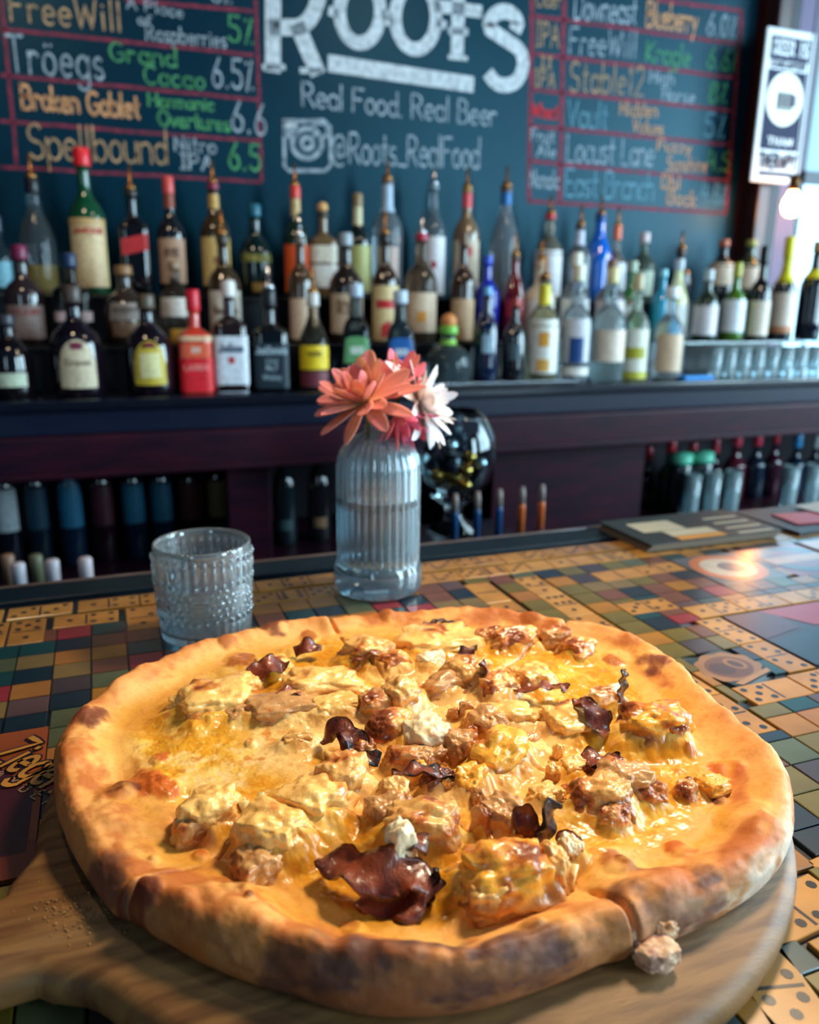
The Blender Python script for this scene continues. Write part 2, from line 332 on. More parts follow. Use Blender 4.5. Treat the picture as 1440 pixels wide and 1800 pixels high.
cw('Locust Lane', 996, 284, 1148, 292, 48, 'w', .055, .12); cw('Fuzzy', 1156, 264, 1214, 270, 20, 'o', .09); cw('Sunshine', 1172, 300, 1242, 303, 26, 'o', .08); cw('4.5', 1244, 298, 1280, 302, 34, 'g', .08)
cw('East Branch', 993, 344, 1148, 352, 48, 'c', .055, .12); cw('Dbl', 1163, 330, 1194, 334, 24, 'o', .08); cw('Bock', 1173, 358, 1222, 363, 26, 'o', .08); cw('4.8%', 1232, 354, 1274, 360, 34, 'c', .07)
# centre lettering
cw('Real Food.', 532, 186, 706, 206, 42, 'w', .05, .12); cw('Real Beer', 724, 207, 872, 222, 42, 'w', .045, .12); cw('@Roots_RealFood', 584, 286, 842, 296, 54, 'w', .045, .1)
def cpoly(name, pts, wd, col='W', closed=False):
    V = []; Fc = []
    Q = [aty(x, y, CHY-.002)-cloc for x, y in pts]; Q = [(q[0], q[2]) for q in Q]
    ribbon(V, Fc, Q, lambda u, v: np.array([u, -.002, v]), wd)
    return obj(name, raw(name, V, Fc, CH[col]), cb)
def arcp(cx, cy, rx, ry, a0, a1, n=26): return [(cx+rx*math.cos(math.radians(a0+(a1-a0)*i/n)), cy-ry*math.sin(math.radians(a0+(a1-a0)*i/n))) for i in range(n+1)]
W_ = .0205
cpoly('logo_letter', [(480,-150),(480,118)], W_); cpoly('logo_letter', [(480,-130),(530,-130)]+arcp(520,-40,44,88,85,-90)+[(480,48)], W_*.95); cpoly('logo_letter', [(525,50),(556,122)], W_*1.05)
cpoly('logo_letter', [(464,118),(499,118)], .007); cpoly('logo_letter', [(530,124),(564,124)], .007)
cpoly('logo_letter', arcp(633,20,36,56,90,450), W_*.85); cpoly('logo_letter', arcp(731,30,36,57,90,450), W_*.85)
for x, y in ((587, 24), (680, 28), (684, 40), (776, 44)): cpoly('logo_serif', [(x-5, y-4), (x+5, y)], .011)
cpoly('logo_letter', [(806,2),(804,90)], W_*.95); cpoly('logo_letter', [(768,10),(842,20)], .016); cpoly('logo_serif', [(792,54),(820,56)], .009); cpoly('logo_serif', [(790,100),(820,103)], .006)
cpoly('logo_letter', [(908,48)]+arcp(886,50,27,30,20,180)+arcp(886,110,34,36,60,-20,10)[0:]+arcp(888,118,30,32,-20,-150,12), W_*.95)
cpoly('logo_underline', [(585,112),(826,148)], .021)
for r in (28, 24, 12, 8): cpoly('camera_lens_drawing', arcp(540, 252, r, r, 0, 360), .0035, 'w')
cpoly('camera_outline_drawing', [(500,214),(570,212),(580,222),(582,290),(572,300),(508,300),(500,292),(500,214)], .005, 'w'); cpoly('camera_outline_drawing', [(502,234),(520,232)], .012, 'w')
cpoly('camera_finder_drawing', [(552,218),(574,218),(574,240),(552,238),(552,218)], .004, 'w')
cpoly('camera_flash_drawing', [(502,218),(518,218)], .012, 'W')

# post, corrugated panel, sign, window
post = MB().box(2.072, 2.125, WY-.08, WY+.03, .9, 3.2, bev=.006); struct('trim_1', post, mat('post_brown', (70, 36, 30), .35, noise=(8, 4, (38, 22, 26), .35, .7), nscale=(3, 3, .5)))
struct('trim_2', MB().box(2.125, 2.19, WY-.05, WY+.03, .9, 3.2), mat('post_navy', (18, 22, 38), .5))
mb = MB(); n = 96; V = []; Fc = []
for i in range(n+1):
    x = 2.19+i*(2.285-2.19)/n; y = WY-.03+.005*math.sin(i*2*PI/12); V += [(x, y, .9), (x, y, 3.2)]
for i in range(n): Fc.append((2*i, 2*i+2, 2*i+3, 2*i+1))
cp = obj('corrugated_panel', raw('corrugated_panel', V, Fc, mat('corrugated_metal', (170, 164, 186), .38, metal=.35)))
cp['kind'] = 'structure'; cp.name = 'trim_3'
# window beyond the panel: frame and daylit panes
win = bpy.data.objects.new('window_1', None); COL.objects.link(win); win.location = (3.0, WY, 1.9); win['kind'] = 'structure'
wf = mat('window_frame_paint', (60, 70, 82), .5)
day = mat('daylit_pane', (120, 170, 190), .2, emit=(175, 225, 255), estr=2.6, noise=(3, 2, (60, 110, 130), .3, .7))
fr = MB(); 
for x in (2.30, 2.85, 3.4, 3.9): fr.box(x-.014, x+.014, WY-.03, WY+.03, 1.15, 3.1)
for z in (1.15, 1.78, 2.45, 3.1): fr.box(2.29, 3.92, WY-.03, WY+.03, z-.02, z+.02)
part('frame', fr, wf, win)
day2 = mat('dim_pane', (60, 110, 130), .2, emit=(90, 150, 170), estr=.5)
for x, x2 in ((2.30, 2.85), (2.85, 3.4), (3.4, 3.9)):
    for z0, z1, dm in ((1.15, 1.78, day), (1.78, 2.45, day2), (2.45, 3.1, day2)): part('pane', MB().box(x+.014, x2-.014, WY-.005, WY+.005, z0+.02, z1-.02), dm, win)
# the vertical sign
sc_ = [aty(1343, 45, WY-.11), aty(1420, 58, WY-.11), aty(1405, 325, WY-.11), aty(1328, 320, WY-.11)]
sx0, sx1 = (sc_[0][0]+sc_[3][0])/2-.005, (sc_[1][0]+sc_[2][0])/2+.01; sz1, sz0 = (sc_[0][2]+sc_[1][2])/2, (sc_[2][2]+sc_[3][2])/2
sg = thing('wall_sign', ((sx0+sx1)/2, WY-.11, sz0), 'tall narrow blue and white metal sign reading BEER IS CHEAPER THAN THERAPY beside the post', 'sign')
sw, sh = sx1-sx0, sz1-sz0
wht = mat('sign_white', (222, 226, 232), .35); blu = mat('sign_blue', (4, 12, 60), .5, spec=.2)
MB().box(-sw/2, sw/2, -.004, .004, 0, sh, bev=.003).build('plate', wht, sg)
mb = MB()
def plate2(x0, x1, z0, z1, t=.0055): mb.box(x0*sw-sw/2, x1*sw-sw/2, -t, 0, z0*sh, z1*sh)
plate2(.1, .9, .80, .95); plate2(.1, .9, .22, .74); plate2(.14, .86, .045, .075)
mb.build('blue_field', blu, sg)
pr = [(.38*sw*math.cos(a), -.0062, .555*sh+.38*sw*math.sin(a)*1.05) for a in np.linspace(0, 2*PI, 33)[:-1]]
obj('round_emblem', raw('round_emblem', pr, [tuple(range(32))], mat('sign_cream', (236, 236, 220), .4)), sg)
mb = MB()
for k in (-1, 0, 1): mb.box(k*.022-.008, k*.022+.008, -.0075, -.006, .50*sh, .60*sh)
mb.box(-.034, .034, -.0075, -.006, .485*sh, .495*sh).box(.034, .046, -.0075, -.006, .51*sh, .59*sh); mb.build('beer_glass_print', blu, sg)
def sword(s, x0, x1, z0, z1, m, half=.12):
    def fn(u, v): return ((x0+(x1-x0)*u)*sw-sw/2, -.0078, (z0+(z1-z0)*v)*sh)
    write('lettering', s, fn, m, sg, half, .3)
sword('BEER IS', .15, .85, .84, .92, wht); sword('CHEAPER', .15, .85, .755, .79, blu, .13); sword('THAN', .25, .75, .255, .30, wht); sword('THERAPY', .12, .88, .10, .19, blu, .13)

# hanging bulb (lit) at the right
bp = aty(1392, 362, 2.1)
lb = thing('pendant_bulb', tuple(bp), 'glowing warm light bulb hanging in front of the window beside the sign', 'lamp')
bm_ = MB().lathe([(1e-5, -.034), (.016, -.03), (.026, -.018), (.03, 0), (.026, .018), (.016, .036), (.013, .045)], 20)
bm_.build('bulb', mat('bulb_glow', (255, 200, 130), .3, emit=(255, 170, 95), estr=40), lb, smooth=True)
MB().lathe([(.016, .045), (.017, .085), (.006, .095)], 16).build('socket', mat('brass_dark', (90, 60, 30), .3, metal=.8), lb, smooth=True)
MB().tube([(0, 0, .09), (0, 0, 1.4)], .003, 6).build('cord', mat('black_rubber', (14, 14, 18), .6), lb)

# ================================================================ back bar cabinet
SZ = 1.15; SY = 1.79
bb = thing('back_bar', (0.4, SY, 0), 'long dark wood back bar counter carrying the rows of liquor bottles below the chalkboard', 'counter')
part('counter_top', MB().box(-2.4, 2.9, SY-.01, WY-.002, SZ-.025, SZ, bev=.006), mat('counter_black', (14, 18, 30), .22, coat=.3), bb)
part('fascia', MB().box(-2.4, 2.9, SY+.005, SY+.04, 1.075, SZ-.025, bev=.004), wood_navy, bb)
part('lower_molding', MB().box(-2.4, 2.9, SY-.005, SY+.06, .988, 1.075, bev=.008).box(-2.4, 2.9, SY-.02, SY+.02, .986, 1.0, bev=.003), wood_dark, bb)
for (y0, y1, z1, x1, nm) in ((1.94, 2.07, 1.25, 1.5, 'front lower'), (2.072, WY-.01, 1.36, 2.05, 'rear taller')):
    st_ = MB().box(-2.4, x1, y0, y1, z1-.015, z1, bev=.003).box(-2.4, x1, y0+.005, y0+.02, SZ+.001, z1-.015).box(-2.4, -2.38, y0+.02, y1, SZ+.001, z1-.015).box(x1-.02, x1, y0+.02, y1, SZ+.001, z1-.015)
    tag(st_.build('bottle_step', mat('step_black', (10, 14, 24), .3)), nm+' black bottle riser on the back counter', 'riser')
for x0, x1 in ((-1.4, -1.3), (.25, .352), (.94, 1.42), (2.5, 2.9)): part('cabinet_panel', MB().box(x0, x1, SY+.05, SY+.07, 0, .99, bev=.003), wood_dark, bb)
for x in (-1.35, .3, .96, 1.4): part('divider', MB().box(x-.01, x+.01, SY+.07, WY-.02, 0, .99), wood_dark, bb)
part('back_panel', MB().box(-2.4, 2.9, WY-.02, WY, 0, 1.0), mat('cab_back', (20, 16, 32), .6), bb)
part('shelf', MB().box(-2.4, 2.9, SY+.06, WY-.02, .70, .72), wood_dark, bb)
part('shelf', MB().box(-2.4, 2.9, SY+.06, WY-.02, .30, .32), wood_dark, bb)
# glass shelf for the wines at the right and its brackets
gs = thing('glass_shelf', (1.95, 1.93, 1.245), 'raised clear glass shelf carrying the wine bottles at the right of the counter', 'shelf')
MB().box(-.42, .62, -.08, .12, 0, .008, bev=.001).build('glass_pane', glass('shelf_glass', (190, 225, 230)), gs)
for x in (-.4, .1, .6): MB().tube([(x, 0, -.095), (x, 0, 0)], .006, 8).build('support_rod', mat('chrome', (200, 210, 220), .12, metal=1), gs, smooth=True)
# beaded bar mat at the counter edge
tag(MB().box(.60, 1.16, SY+.0, SY+.09, SZ, SZ+.006, bev=.002).build('bar_mat', mat('mat_rubber', (16, 20, 28), .4)), 'thin black rubber bar mat along the counter edge behind the flowers', 'mat')
mb = MB()
for i in range(62): mb.ball((.605+i*.009, SY+.012, SZ+.0085), .0034, 8)
tag(mb.build('bead_trim', mat('chrome', (200, 210, 220), .12, metal=1), smooth=True), 'row of small shiny metal beads lining the counter edge', 'trim', kind='stuff')
# ================================================================ bottles
PROF = {   # (radius fraction, height fraction) ; heights are of the glass without the cap
 'round':  [(.0,.0),(.92,.0),(1,.02),(1,.56),(.94,.62),(.74,.69),(.45,.745),(.34,.79),(.32,.98),(.36,.985),(.36,1)],
 'slope':  [(.0,.0),(.92,.0),(1,.02),(1,.48),(.92,.56),(.7,.67),(.46,.77),(.36,.84),(.33,.98),(.37,.985),(.37,1)],
 'square': [(.0,.0),(.93,.0),(1,.02),(1,.64),(.95,.69),(.6,.74),(.36,.77),(.33,.82),(.33,.98),(.37,.985),(.37,1)],
 'wine':   [(.0,.0),(.92,.0),(1,.015),(1,.56),(.97,.62),(.75,.70),(.45,.76),(.36,.82),(.34,.97),(.38,.975),(.38,1)],
 'squat':  [(.0,.0),(.9,.0),(1,.04),(1,.45),(.96,.56),(.8,.66),(.5,.74),(.3,.80),(.28,.97),(.34,.98),(.34,1)],
 'trapez': [(.0,.0),(.97,.0),(1,.02),(.96,.2),(.82,.5),(.7,.66),(.55,.72),(.4,.76),(.36,.82),(.34,.98),(.38,.985),(.38,1)],
 'globe':  [(.0,.0),(.8,.0),(.9,.03),(1,.25),(1,.42),(.92,.56),(.7,.67),(.4,.73),(.3,.8),(.3,.97),(.36,.98),(.36,1)],
}
def cross(a, sq):
    if sq <= 0: return 1.0
    n = 2+sq*6; c, s = abs(math.cos(a)), abs(math.sin(a))
    return (c**n+s**n)**(-1/n)
def prof_r(prof, t):
    rs = [p[0] for p in prof]; zs = [p[1] for p in prof]; return float(np.interp(t, zs[1:], rs[1:]))
chrome = mat('chrome', (200, 210, 220), .12, metal=1); brass = mat('pour_brass', (168, 120, 70), .25, metal=.9)
_bm = {}
def bottle_meshes(kind, R, H, sq, seg=28):
    key = (kind, round(R, 4), round(H, 4), sq)
    if key in _bm: return _bm[key]
    pr = PROF[kind]; V = []; Fc = []
    # smoothed profile
    zz = [p[1] for p in pr]; rr = [p[0] for p in pr]; P = []
    for i in range(len(pr)-1):
        n = 3 if (zz[i+1]-zz[i]) > .03 else 1
        for k in range(n):
            t = k/n; P.append((rr[i]+(rr[i+1]-rr[i])*t, zz[i]+(zz[i+1]-zz[i])*t))
    P.append((0.0, 1.0))
    for (r, z) in P:
        s_ = sq*min(1, max(0, (r-.4)/.5))
        for k in range(seg):
            a = 2*PI*k/seg; q = r*R*cross(a, s_)*(1 if not sq else .96); V.append((q*math.cos(a), q*math.sin(a), z*H))
    for i in range(len(P)-1):
        for k in range(seg):
            k2 = (k+1) % seg; Fc.append((i*seg+k, i*seg+k2, (i+1)*seg+k2, (i+1)*seg+k))
    _bm[key] = (V, Fc); return _bm[key]
def label_mesh(kind, R, H, sq, z0, z1, half, off=.0008, arch=0.0, tilt=0.0, rise=0.0):
    pr = PROF[kind]; n = 14; m = 5; V = []; Fc = []
    for j in range(m+1):
        for i in range(n+1):
            u = -1+2*i/n; a = -PI/2+math.radians(half)*u
            top = z1-arch*(1-math.sqrt(max(0, 1-u*u)))*(z1-z0)+tilt*u; bot = z0+tilt*u
            z = bot+(top-bot)*j/m; r = prof_r(pr, z)
            s_ = sq*min(1, max(0, (r-.4)/.5)); q = r*R*cross(a, s_)*(1 if not sq else .96)+off
            V.append((q*math.cos(a), q*math.sin(a), z*H))
    for j in range(m):
        for i in range(n): b = j*(n+1)+i; Fc.append((b, b+1, b+n+2, b+n+1))
    return V, Fc
def label_text(s, kind, R, H, sq, z0, z1, half, m, parent, hw=.12):
    pr = PROF[kind]
    def fn(u, v):
        a = -PI/2+math.radians(half)*(2*u-1); z = z0+(z1-z0)*v; r = prof_r(pr, z)
        s_ = sq*min(1, max(0, (r-.4)/.5)); q = r*R*cross(a, s_)*(1 if not sq else .96)+.0022
        return (q*math.cos(a), q*math.sin(a), z*H)
    write('lettering', s, fn, m, parent, hw, .25)
def gm(c, clear):
    n = 'bottle_glass_%d_%d_%d_%d' % (c+(int(clear),))
    if clear == 2: return mat(n, c, .02, trans=.96, ior=1.3, spec=.8)
    if clear: return mat(n, c, .02, trans=.84, ior=1.3, spec=.8)
    return mat(n, c, .08, spec=.7, coat=.6, coatr=.03)
def pm(c, rough=.45): return mat('paper_%d_%d_%d' % c, c, rough, noise=(120, 2, tuple(int(v*.8) for v in c), .45, .8))
ROWS = {1: (1.87, SZ), 2: (2.0, 1.25), 3: (2.17, 1.36), 4: (1.95, 1.253)}
def bottle(px, top, row, wpx, kind, gc, label, cat='bottle', clear=False, cap=None, caph=.035, capr=1.0, labels=(), spout=False, sq=0, neck=None, liquid=None, texts=(), Y=None, base=None, group=None, ball=None, name='liquor_bottle'):
    y, z = ROWS[row] if row else (Y, base)
    if clear and px < 640: clear = 2
    zref = 1.3 if row else base+.2
    p = aty(px, (top+500)/2 if row else top+40, y); x = p[0]
    d = float((np.array([x, y, zref])-CAM) @ _f)
    R = wpx*d/F_PX/2*.97
    H = aty(px, top, y)[2]-z
    topthing = (.05 if spout else 0)+(caph if cap is not None else 0)+(.022 if ball else 0)
    Hg = H-topthing
    rz = math.atan2(x, y)*-0.75
    t = thing(name, (x, y, z), label, cat, group, rz=rz)
    V, Fc = bottle_meshes(kind, R, Hg, sq)
    me = raw('glass_body', V, Fc, gm(gc, clear)); o = obj('glass_body', me, t)
    if liquid:
        lc, lv = liquid; pr = PROF[kind]; P = [(0, .02)]+[(prof_r(pr, q)*R*.90, q) for q in np.linspace(.02, lv, 8)]+[(0, lv)]
        MB().lathe([(r, q*Hg) for r, q in P], 20, cap=False).build('liquid', mat('liquid_%d_%d_%d' % lc, lc, .05, trans=.6, ior=1.1), t, smooth=True)
    nr = PROF[kind][-1][0]*R
    if cap is not None:
        cr = nr*1.08*capr; z0 = Hg-.006
        MB().lathe([(cr*.97, z0), (cr, z0+.002), (cr*.97, z0+caph-.003), (cr*.88, z0+caph), (0.0001, z0+caph)], 18).build('cap', mat('cap_%d_%d_%d' % cap, cap, .3), t, smooth=True, auto=.7)
    if ball:
        MB().ball((0, 0, Hg+caph+.004), ball[1], 14).build('cork', mat('cork_%d_%d_%d' % ball[0], ball[0], .5), t, smooth=True)
    if spout:
        zb = Hg+(caph if cap is not None else 0)-.008
        MB().lathe([(nr*.9, zb), (nr*.95, zb+.008), (nr*.5, zb+.014), (.0042, zb+.02), (.0036, zb+.055), (.0001, zb+.057)], 12).build('pour_spout', brass if spout == 'b' else chrome, t, smooth=True)
    if neck:
        V, Fc = label_mesh(kind, R, Hg, sq, neck[1], neck[2], 178, .0012); obj('neck_sleeve', raw('neck_sleeve', V, Fc, pm(neck[0])), t)
    ls = []
    for lb_ in labels:
        c, z0, z1, half = lb_[:4]; arch = lb_[4] if len(lb_) > 4 else 0; tl = lb_[5] if len(lb_) > 5 else 0
        V, Fc = label_mesh(kind, R, Hg, sq, z0, z1, half, .0008+.0006*len(ls), arch, tl); lo = obj('paper_label', raw('paper_label', V, Fc, pm(c)), t); ls.append(lo)
    for tx in texts:
        s, z0, z1, half, c = tx; label_text(s, kind, R, Hg, sq, z0, z1, half, mat('ink_%d_%d_%d' % c, c, .6), ls[-1] if ls else t)
    return t
K = (10, 12, 18); DK = (16, 12, 16)
# ---- back row
b3 = 'bottles on the top step'
bottle(-2, 375, 3, 46, 'round', (150, 190, 205), 'clear bottle cut by the left edge, top step', clear=True, cap=(60, 70, 90), labels=[((120, 180, 200), .1, .5, 50)], group=b3)
bottle(62, 268, 3, 60, 'slope', (210, 225, 230), 'clear bottle holding a little yellow liquor, pour spout, left on the top step', clear=True, spout='b', liquid=((214, 172, 60), .28), cap=(30, 26, 30), caph=.03, group=b3)
bottle(152, 256, 3, 64, 'round', (18, 70, 44), 'green bottle with bright red cap and tall cream label, top step', cap=(226, 34, 44), caph=.04, capr=1.15, labels=[((226, 196, 150), .06, .58, 62), ((205, 165, 110), .53, .585, 62)], texts=[('JAMESON', .47, .51, 45, (190, 60, 50))], group=b3)
bottle(234, 290, 3, 54, 'square', DK, 'dark square bottle with slanted red label, top step', sq=.8, spout='b', cap=(50, 40, 36), caph=.015, labels=[((198, 44, 48), .42, .58, 42, 0, .03)], group=b3)
bottle(300, 306, 3, 50, 'round', (26, 26, 30), 'bottle with pink red cap, orange neck and tan label, top step', cap=(214, 80, 76), caph=.04, neck=((150, 70, 44), .84, .97), labels=[((196, 152, 122), .12, .55, 60)], texts=[('RYE', .38, .45, 25, (90, 60, 50))], group=b3)
bottle(377, 280, 3, 52, 'round', (60, 44, 24), 'amber bottle with wine red collar, gold neck label and golden label, top step', spout='b', cap=(140, 40, 70), caph=.014, neck=((206, 160, 84), .80, .93), labels=[((222, 184, 112), .1, .54, 66), ((150, 90, 50), .3, .36, 12)], group=b3)
bottle(449, 355, 3, 60, 'globe', (14, 34, 34), 'dark green broad bottle with teal cap and olive lettering, top step', cap=(20, 96, 118), caph=.03, labels=[((98, 102, 44), .42, .53, 60), ((196, 150, 70), .06, .17, 18)], texts=[('TULLY', .44, .50, 40, (180, 170, 90))], group=b3)
bottle(520, 286, 3, 46, 'round', (24, 44, 30), 'bottle with red neck band and bright orange label, top step', spout='b', cap=(226, 70, 62), caph=.03, neck=((210, 176, 120), .80, .97), labels=[((240, 92, 34), .05, .52, 66)], group=b3)
bottle(568, 352, 3, 52, 'square', (110, 84, 56), 'bottle with round wooden cork and white stacked labels, top step', sq=.4, cap=(50, 44, 40), caph=.012, ball=((224, 170, 110), .014), labels=[((222, 214, 196), .42, .62, 55), ((228, 222, 214), .12, .39, 55)], group=b3)
bottle(629, 336, 3, 46, 'round', (20, 26, 24), 'dark bottle with cream neck and pale olive label, top step', cap=(140, 116, 76), caph=.032, neck=((216, 206, 166), .78, .97), labels=[((178, 178, 110), .06, .56, 70)], group=b3)
bottle(681, 276, 3, 54, 'round', (190, 205, 215), 'clear bottle with pale blue neck sleeve and pink label behind the flowers, top step', clear=True, spout='b', cap=(110, 84, 66), caph=.01, neck=((170, 192, 214), .74, .97), labels=[((216, 190, 180), .1, .44, 40)], group=b3)
bottle(762, 286, 3, 44, 'round', (170, 190, 200), 'clear long necked bottle with white label and red dot, top step', clear=True, spout='c', cap=(120, 140, 150), caph=.012, labels=[((224, 222, 228), .04, .56, 66), ((170, 40, 60), .28, .34, 12)], group=b3)
bottle(820, 292, 3, 48, 'round', (120, 96, 70), 'bottle with red neck sleeve and tan label with red mark, top step', spout='b', cap=(150, 110, 60), caph=.012, neck=((220, 76, 88), .84, .97), labels=[((206, 186, 162), .06, .54, 66), ((200, 70, 60), .4, .48, 22)], group=b3)
bottle(888, 290, 3, 52, 'slope', (190, 200, 208), 'clear bottle with blue neck sleeve and pour spout, top step', clear=True, spout='b', cap=(90, 66, 52), caph=.014, neck=((30, 110, 180), .86, .97), group=b3)
bottle(966, 340, 3, 48, 'round', (200, 196, 180), 'pale bottle with red neck band and white label, top step', spout='b', cap=(196, 50, 60), caph=.014, labels=[((226, 224, 230), .05, .6, 90)], clear=True, group=b3)
bottle(1019, 360, 3, 46, 'round', (200, 214, 222), 'clear bottle with lavender white neck label, top step', clear=True, spout='b', cap=(80, 66, 60), caph=.012, neck=((206, 214, 236), .76, .95), labels=[((180, 196, 206), .08, .5, 40)], group=b3)
bottle(1054, 342, 3, 50, 'slope', (10, 96, 200), 'vivid blue bottle, top step', spout='b', cap=(20, 70, 130), caph=.016, group=b3)
bottle(1084, 362, 3, 38, 'round', (220, 210, 200), 'narrow bottle with orange and white neck beside the vivid blue one, top step', spout='b', cap=(230, 110, 70), caph=.04, labels=[((226, 230, 234), .1, .6, 80)], clear=True, group=b3)
bottle(1131, 405, 3, 46, 'round', (150, 170, 150), 'pale green bottle with red and white cap, top step', clear=True, cap=(206, 190, 196), caph=.03, labels=[((190, 206, 190), .1, .5, 50)], group=b3)
bottle(1197, 404, 3, 46, 'globe', DK, 'round shouldered dark bottle with brown spout, top step', spout='b', cap=(70, 46, 38), caph=.02, group=b3)
bottle(1270, 418, 3, 46, 'wine', (26, 22, 26), 'dark wine bottle with tan label and orange foil, top step near the post', cap=(180, 100, 70), caph=.02, labels=[((222, 198, 176), .3, .68, 75)], group=b3, name='wine_bottle')
bottle(1318, 418, 3, 48, 'wine', (40, 56, 30), 'green wine bottle with cream label and gold foil, top step near the post', cap=(150, 150, 80), caph=.02, labels=[((224, 200, 180), .25, .66, 75)], group=b3, name='wine_bottle')
# ---- middle row
b2 = 'bottles on the middle step'
bottle(36, 426, 2, 68, 'round', (46, 34, 36), 'brown bottle with purple red cap and grey label, left end of the middle step', cap=(120, 30, 70), caph=.03, labels=[((140, 118, 110), .08, .46, 60)], texts=[('CLUB', .36, .41, 40, (150, 60, 60))], group=b2)
bottle(122, 440, 2, 66, 'square', (70, 66, 66), 'clear square bottle with dark blue cap and pale pink label, middle step', sq=.6, clear=True, cap=(24, 50, 84), caph=.03, labels=[((190, 160, 160), .3, .42, 55)], group=b2)
bottle(217, 462, 2, 78, 'globe', (56, 44, 38), 'wide decanter shaped bottle with grey and tan label, middle step', cap=(150, 110, 70), caph=.02, labels=[((168, 158, 150), .34, .58, 45), ((150, 120, 96), .12, .32, 40)], texts=[('RESERVE', .46, .52, 35, (110, 100, 96))], group=b2)
bottle(306, 455, 2, 60, 'squat', (190, 170, 150), 'round shouldered pale bottle with gold patch, middle step', clear=True, cap=(150, 120, 90), caph=.016, labels=[((222, 168, 66), .02, .2, 25), ((224, 214, 204), .36, .6, 60)], group=b2)
bottle(391, 368, 2, 58, 'round', (60, 44, 26), 'spouted bottle with broad cream label above the square whiskey bottle, middle step', spout='b', cap=(60, 50, 40), caph=.02, labels=[((226, 214, 198), .08, .52, 68)], texts=[('Bourbon', .3, .37, 40, (120, 90, 70))], group=b2)
bottle(527, 372, 2, 46, 'round', (70, 50, 34), 'bottle with silver spout and tan label under the orange labelled one, middle step', spout='c', cap=(120, 110, 100), caph=.016, labels=[((220, 186, 156), .04, .44, 60)], group=b2)
bottle(608, 405, 2, 62, 'round', (40, 30, 26), 'bottle with wide tan label marked in faded brown capitals, middle step', cap=(160, 170, 180), caph=.03, labels=[((214, 186, 156), .1, .5, 64)], texts=[('RYE', .30, .42, 30, (130, 100, 76))], group=b2)
bottle(677, 370, 2, 50, 'round', (50, 34, 24), 'bottle with cream label and red band behind the flowers, middle step', spout='b', cap=(40, 34, 36), caph=.02, labels=[((232, 204, 148), .02, .56, 66), ((206, 44, 48), .34, .42, 40), ((206, 44, 48), .06, .2, 18, 0, .03)], group=b2)
bottle(741, 370, 2, 58, 'round', (150, 130, 110), 'bottle with crimson neck and cream label with orange blossom, middle step', spout='c', cap=(180, 40, 70), caph=.016, clear=True, labels=[((228, 200, 172), .1, .48, 66), ((230, 160, 70), .2, .3, 18)], group=b2)
bottle(815, 402, 2, 46, 'round', (60, 40, 30), 'brown necked bottle with plain tan label, middle step', cap=(110, 80, 60), caph=.035, labels=[((214, 176, 138), .02, .44, 60)], group=b2)
bottle(857, 446, 2, 46, 'round', (14, 40, 170), 'cobalt blue bottle with white print, middle step', cap=(40, 80, 200), caph=.02, labels=[((200, 215, 240), .1, .36, 32)], group=b2)
bottle(906, 410, 2, 44, 'slope', (110, 18, 24), 'deep red bottle with brown spout, middle step', spout='b', cap=(90, 60, 50), caph=.012, labels=[((190, 40, 40), .3, .5, 40)], group=b2)
bottle(952, 420, 2, 56, 'round', (230, 216, 186), 'cream coloured liqueur bottle, middle step', spout='b', cap=(200, 170, 140), caph=.02, labels=[((238, 236, 232), .1, .55, 60)], group=b2)
bottle(1014, 440, 2, 52, 'round', (210, 218, 224), 'clear bottle with silver white label left of the pale cream labelled one, middle step', clear=True, cap=(230, 226, 214), caph=.04, labels=[((226, 226, 230), .1, .56, 70)], group=b2)
bottle(1076, 452, 2, 54, 'round', (196, 190, 196), 'clear bottle with brown cap and pinkish white label, middle step', clear=True, cap=(120, 84, 66), caph=.03, labels=[((224, 210, 214), .1, .56, 70)], group=b2)
bottle(1112, 455, 2, 44, 'round', (60, 120, 70), 'green glass bottle with red seal, middle step', cap=(170, 190, 170), caph=.03, labels=[((220, 230, 220), .2, .5, 45), ((200, 90, 90), .52, .56, 12)], group=b2)
bottle(1167, 470, 2, 36, 'round', (20, 150, 190), 'slim turquoise bottle, middle step', cap=(150, 220, 236), caph=.02, group=b2)
bottle(1194, 452, 2, 44, 'slope', (226, 226, 170), 'pale yellow bottle with silver cap at the right end of the middle step', cap=(190, 200, 210), caph=.03, labels=[((236, 240, 236), .05, .5, 70)], group=b2)
# ---- wines on the glass shelf
b4 = 'wine bottles on the glass shelf'
bottle(1247, 470, 4, 42, 'wine', (22, 44, 30), 'green wine bottle with silver top, leftmost on the glass shelf', cap=(190, 200, 206), caph=.03, labels=[((222, 212, 216), .08, .56, 80)], group=b4, name='wine_bottle')
bottle(1297, 458, 4, 40, 'wine', (70, 110, 30), 'leaf green wine bottle with gold foil and white label, on the glass shelf', cap=(176, 170, 60), caph=.04, labels=[((228, 232, 236), .12, .62, 80)], group=b4, name='wine_bottle')
bottle(1343, 428, 4, 40, 'wine', (16, 16, 22), 'black wine bottle with cream label under the tall sign, on the glass shelf', cap=(14, 16, 24), caph=.05, labels=[((226, 210, 192), .05, .5, 60)], group=b4, name='wine_bottle')
bottle(1386, 412, 4, 42, 'wine', (30, 36, 44), 'wine bottle with bright yellow foil and beige label, on the glass shelf', cap=(226, 214, 30), caph=.06, capr=1.05, neck=((226, 214, 30), .68, .97), labels=[((226, 206, 190), .08, .56, 75), ((196, 130, 90), .08, .16, 75)], group=b4, name='wine_bottle')
bottle(1436, 420, 4, 44, 'wine', (18, 24, 36), 'dark wine bottle with yellow shoulder band cut by the right edge, on the glass shelf', cap=(170, 130, 90), caph=.03, neck=((222, 206, 40), .68, .78), group=b4, name='wine_bottle')
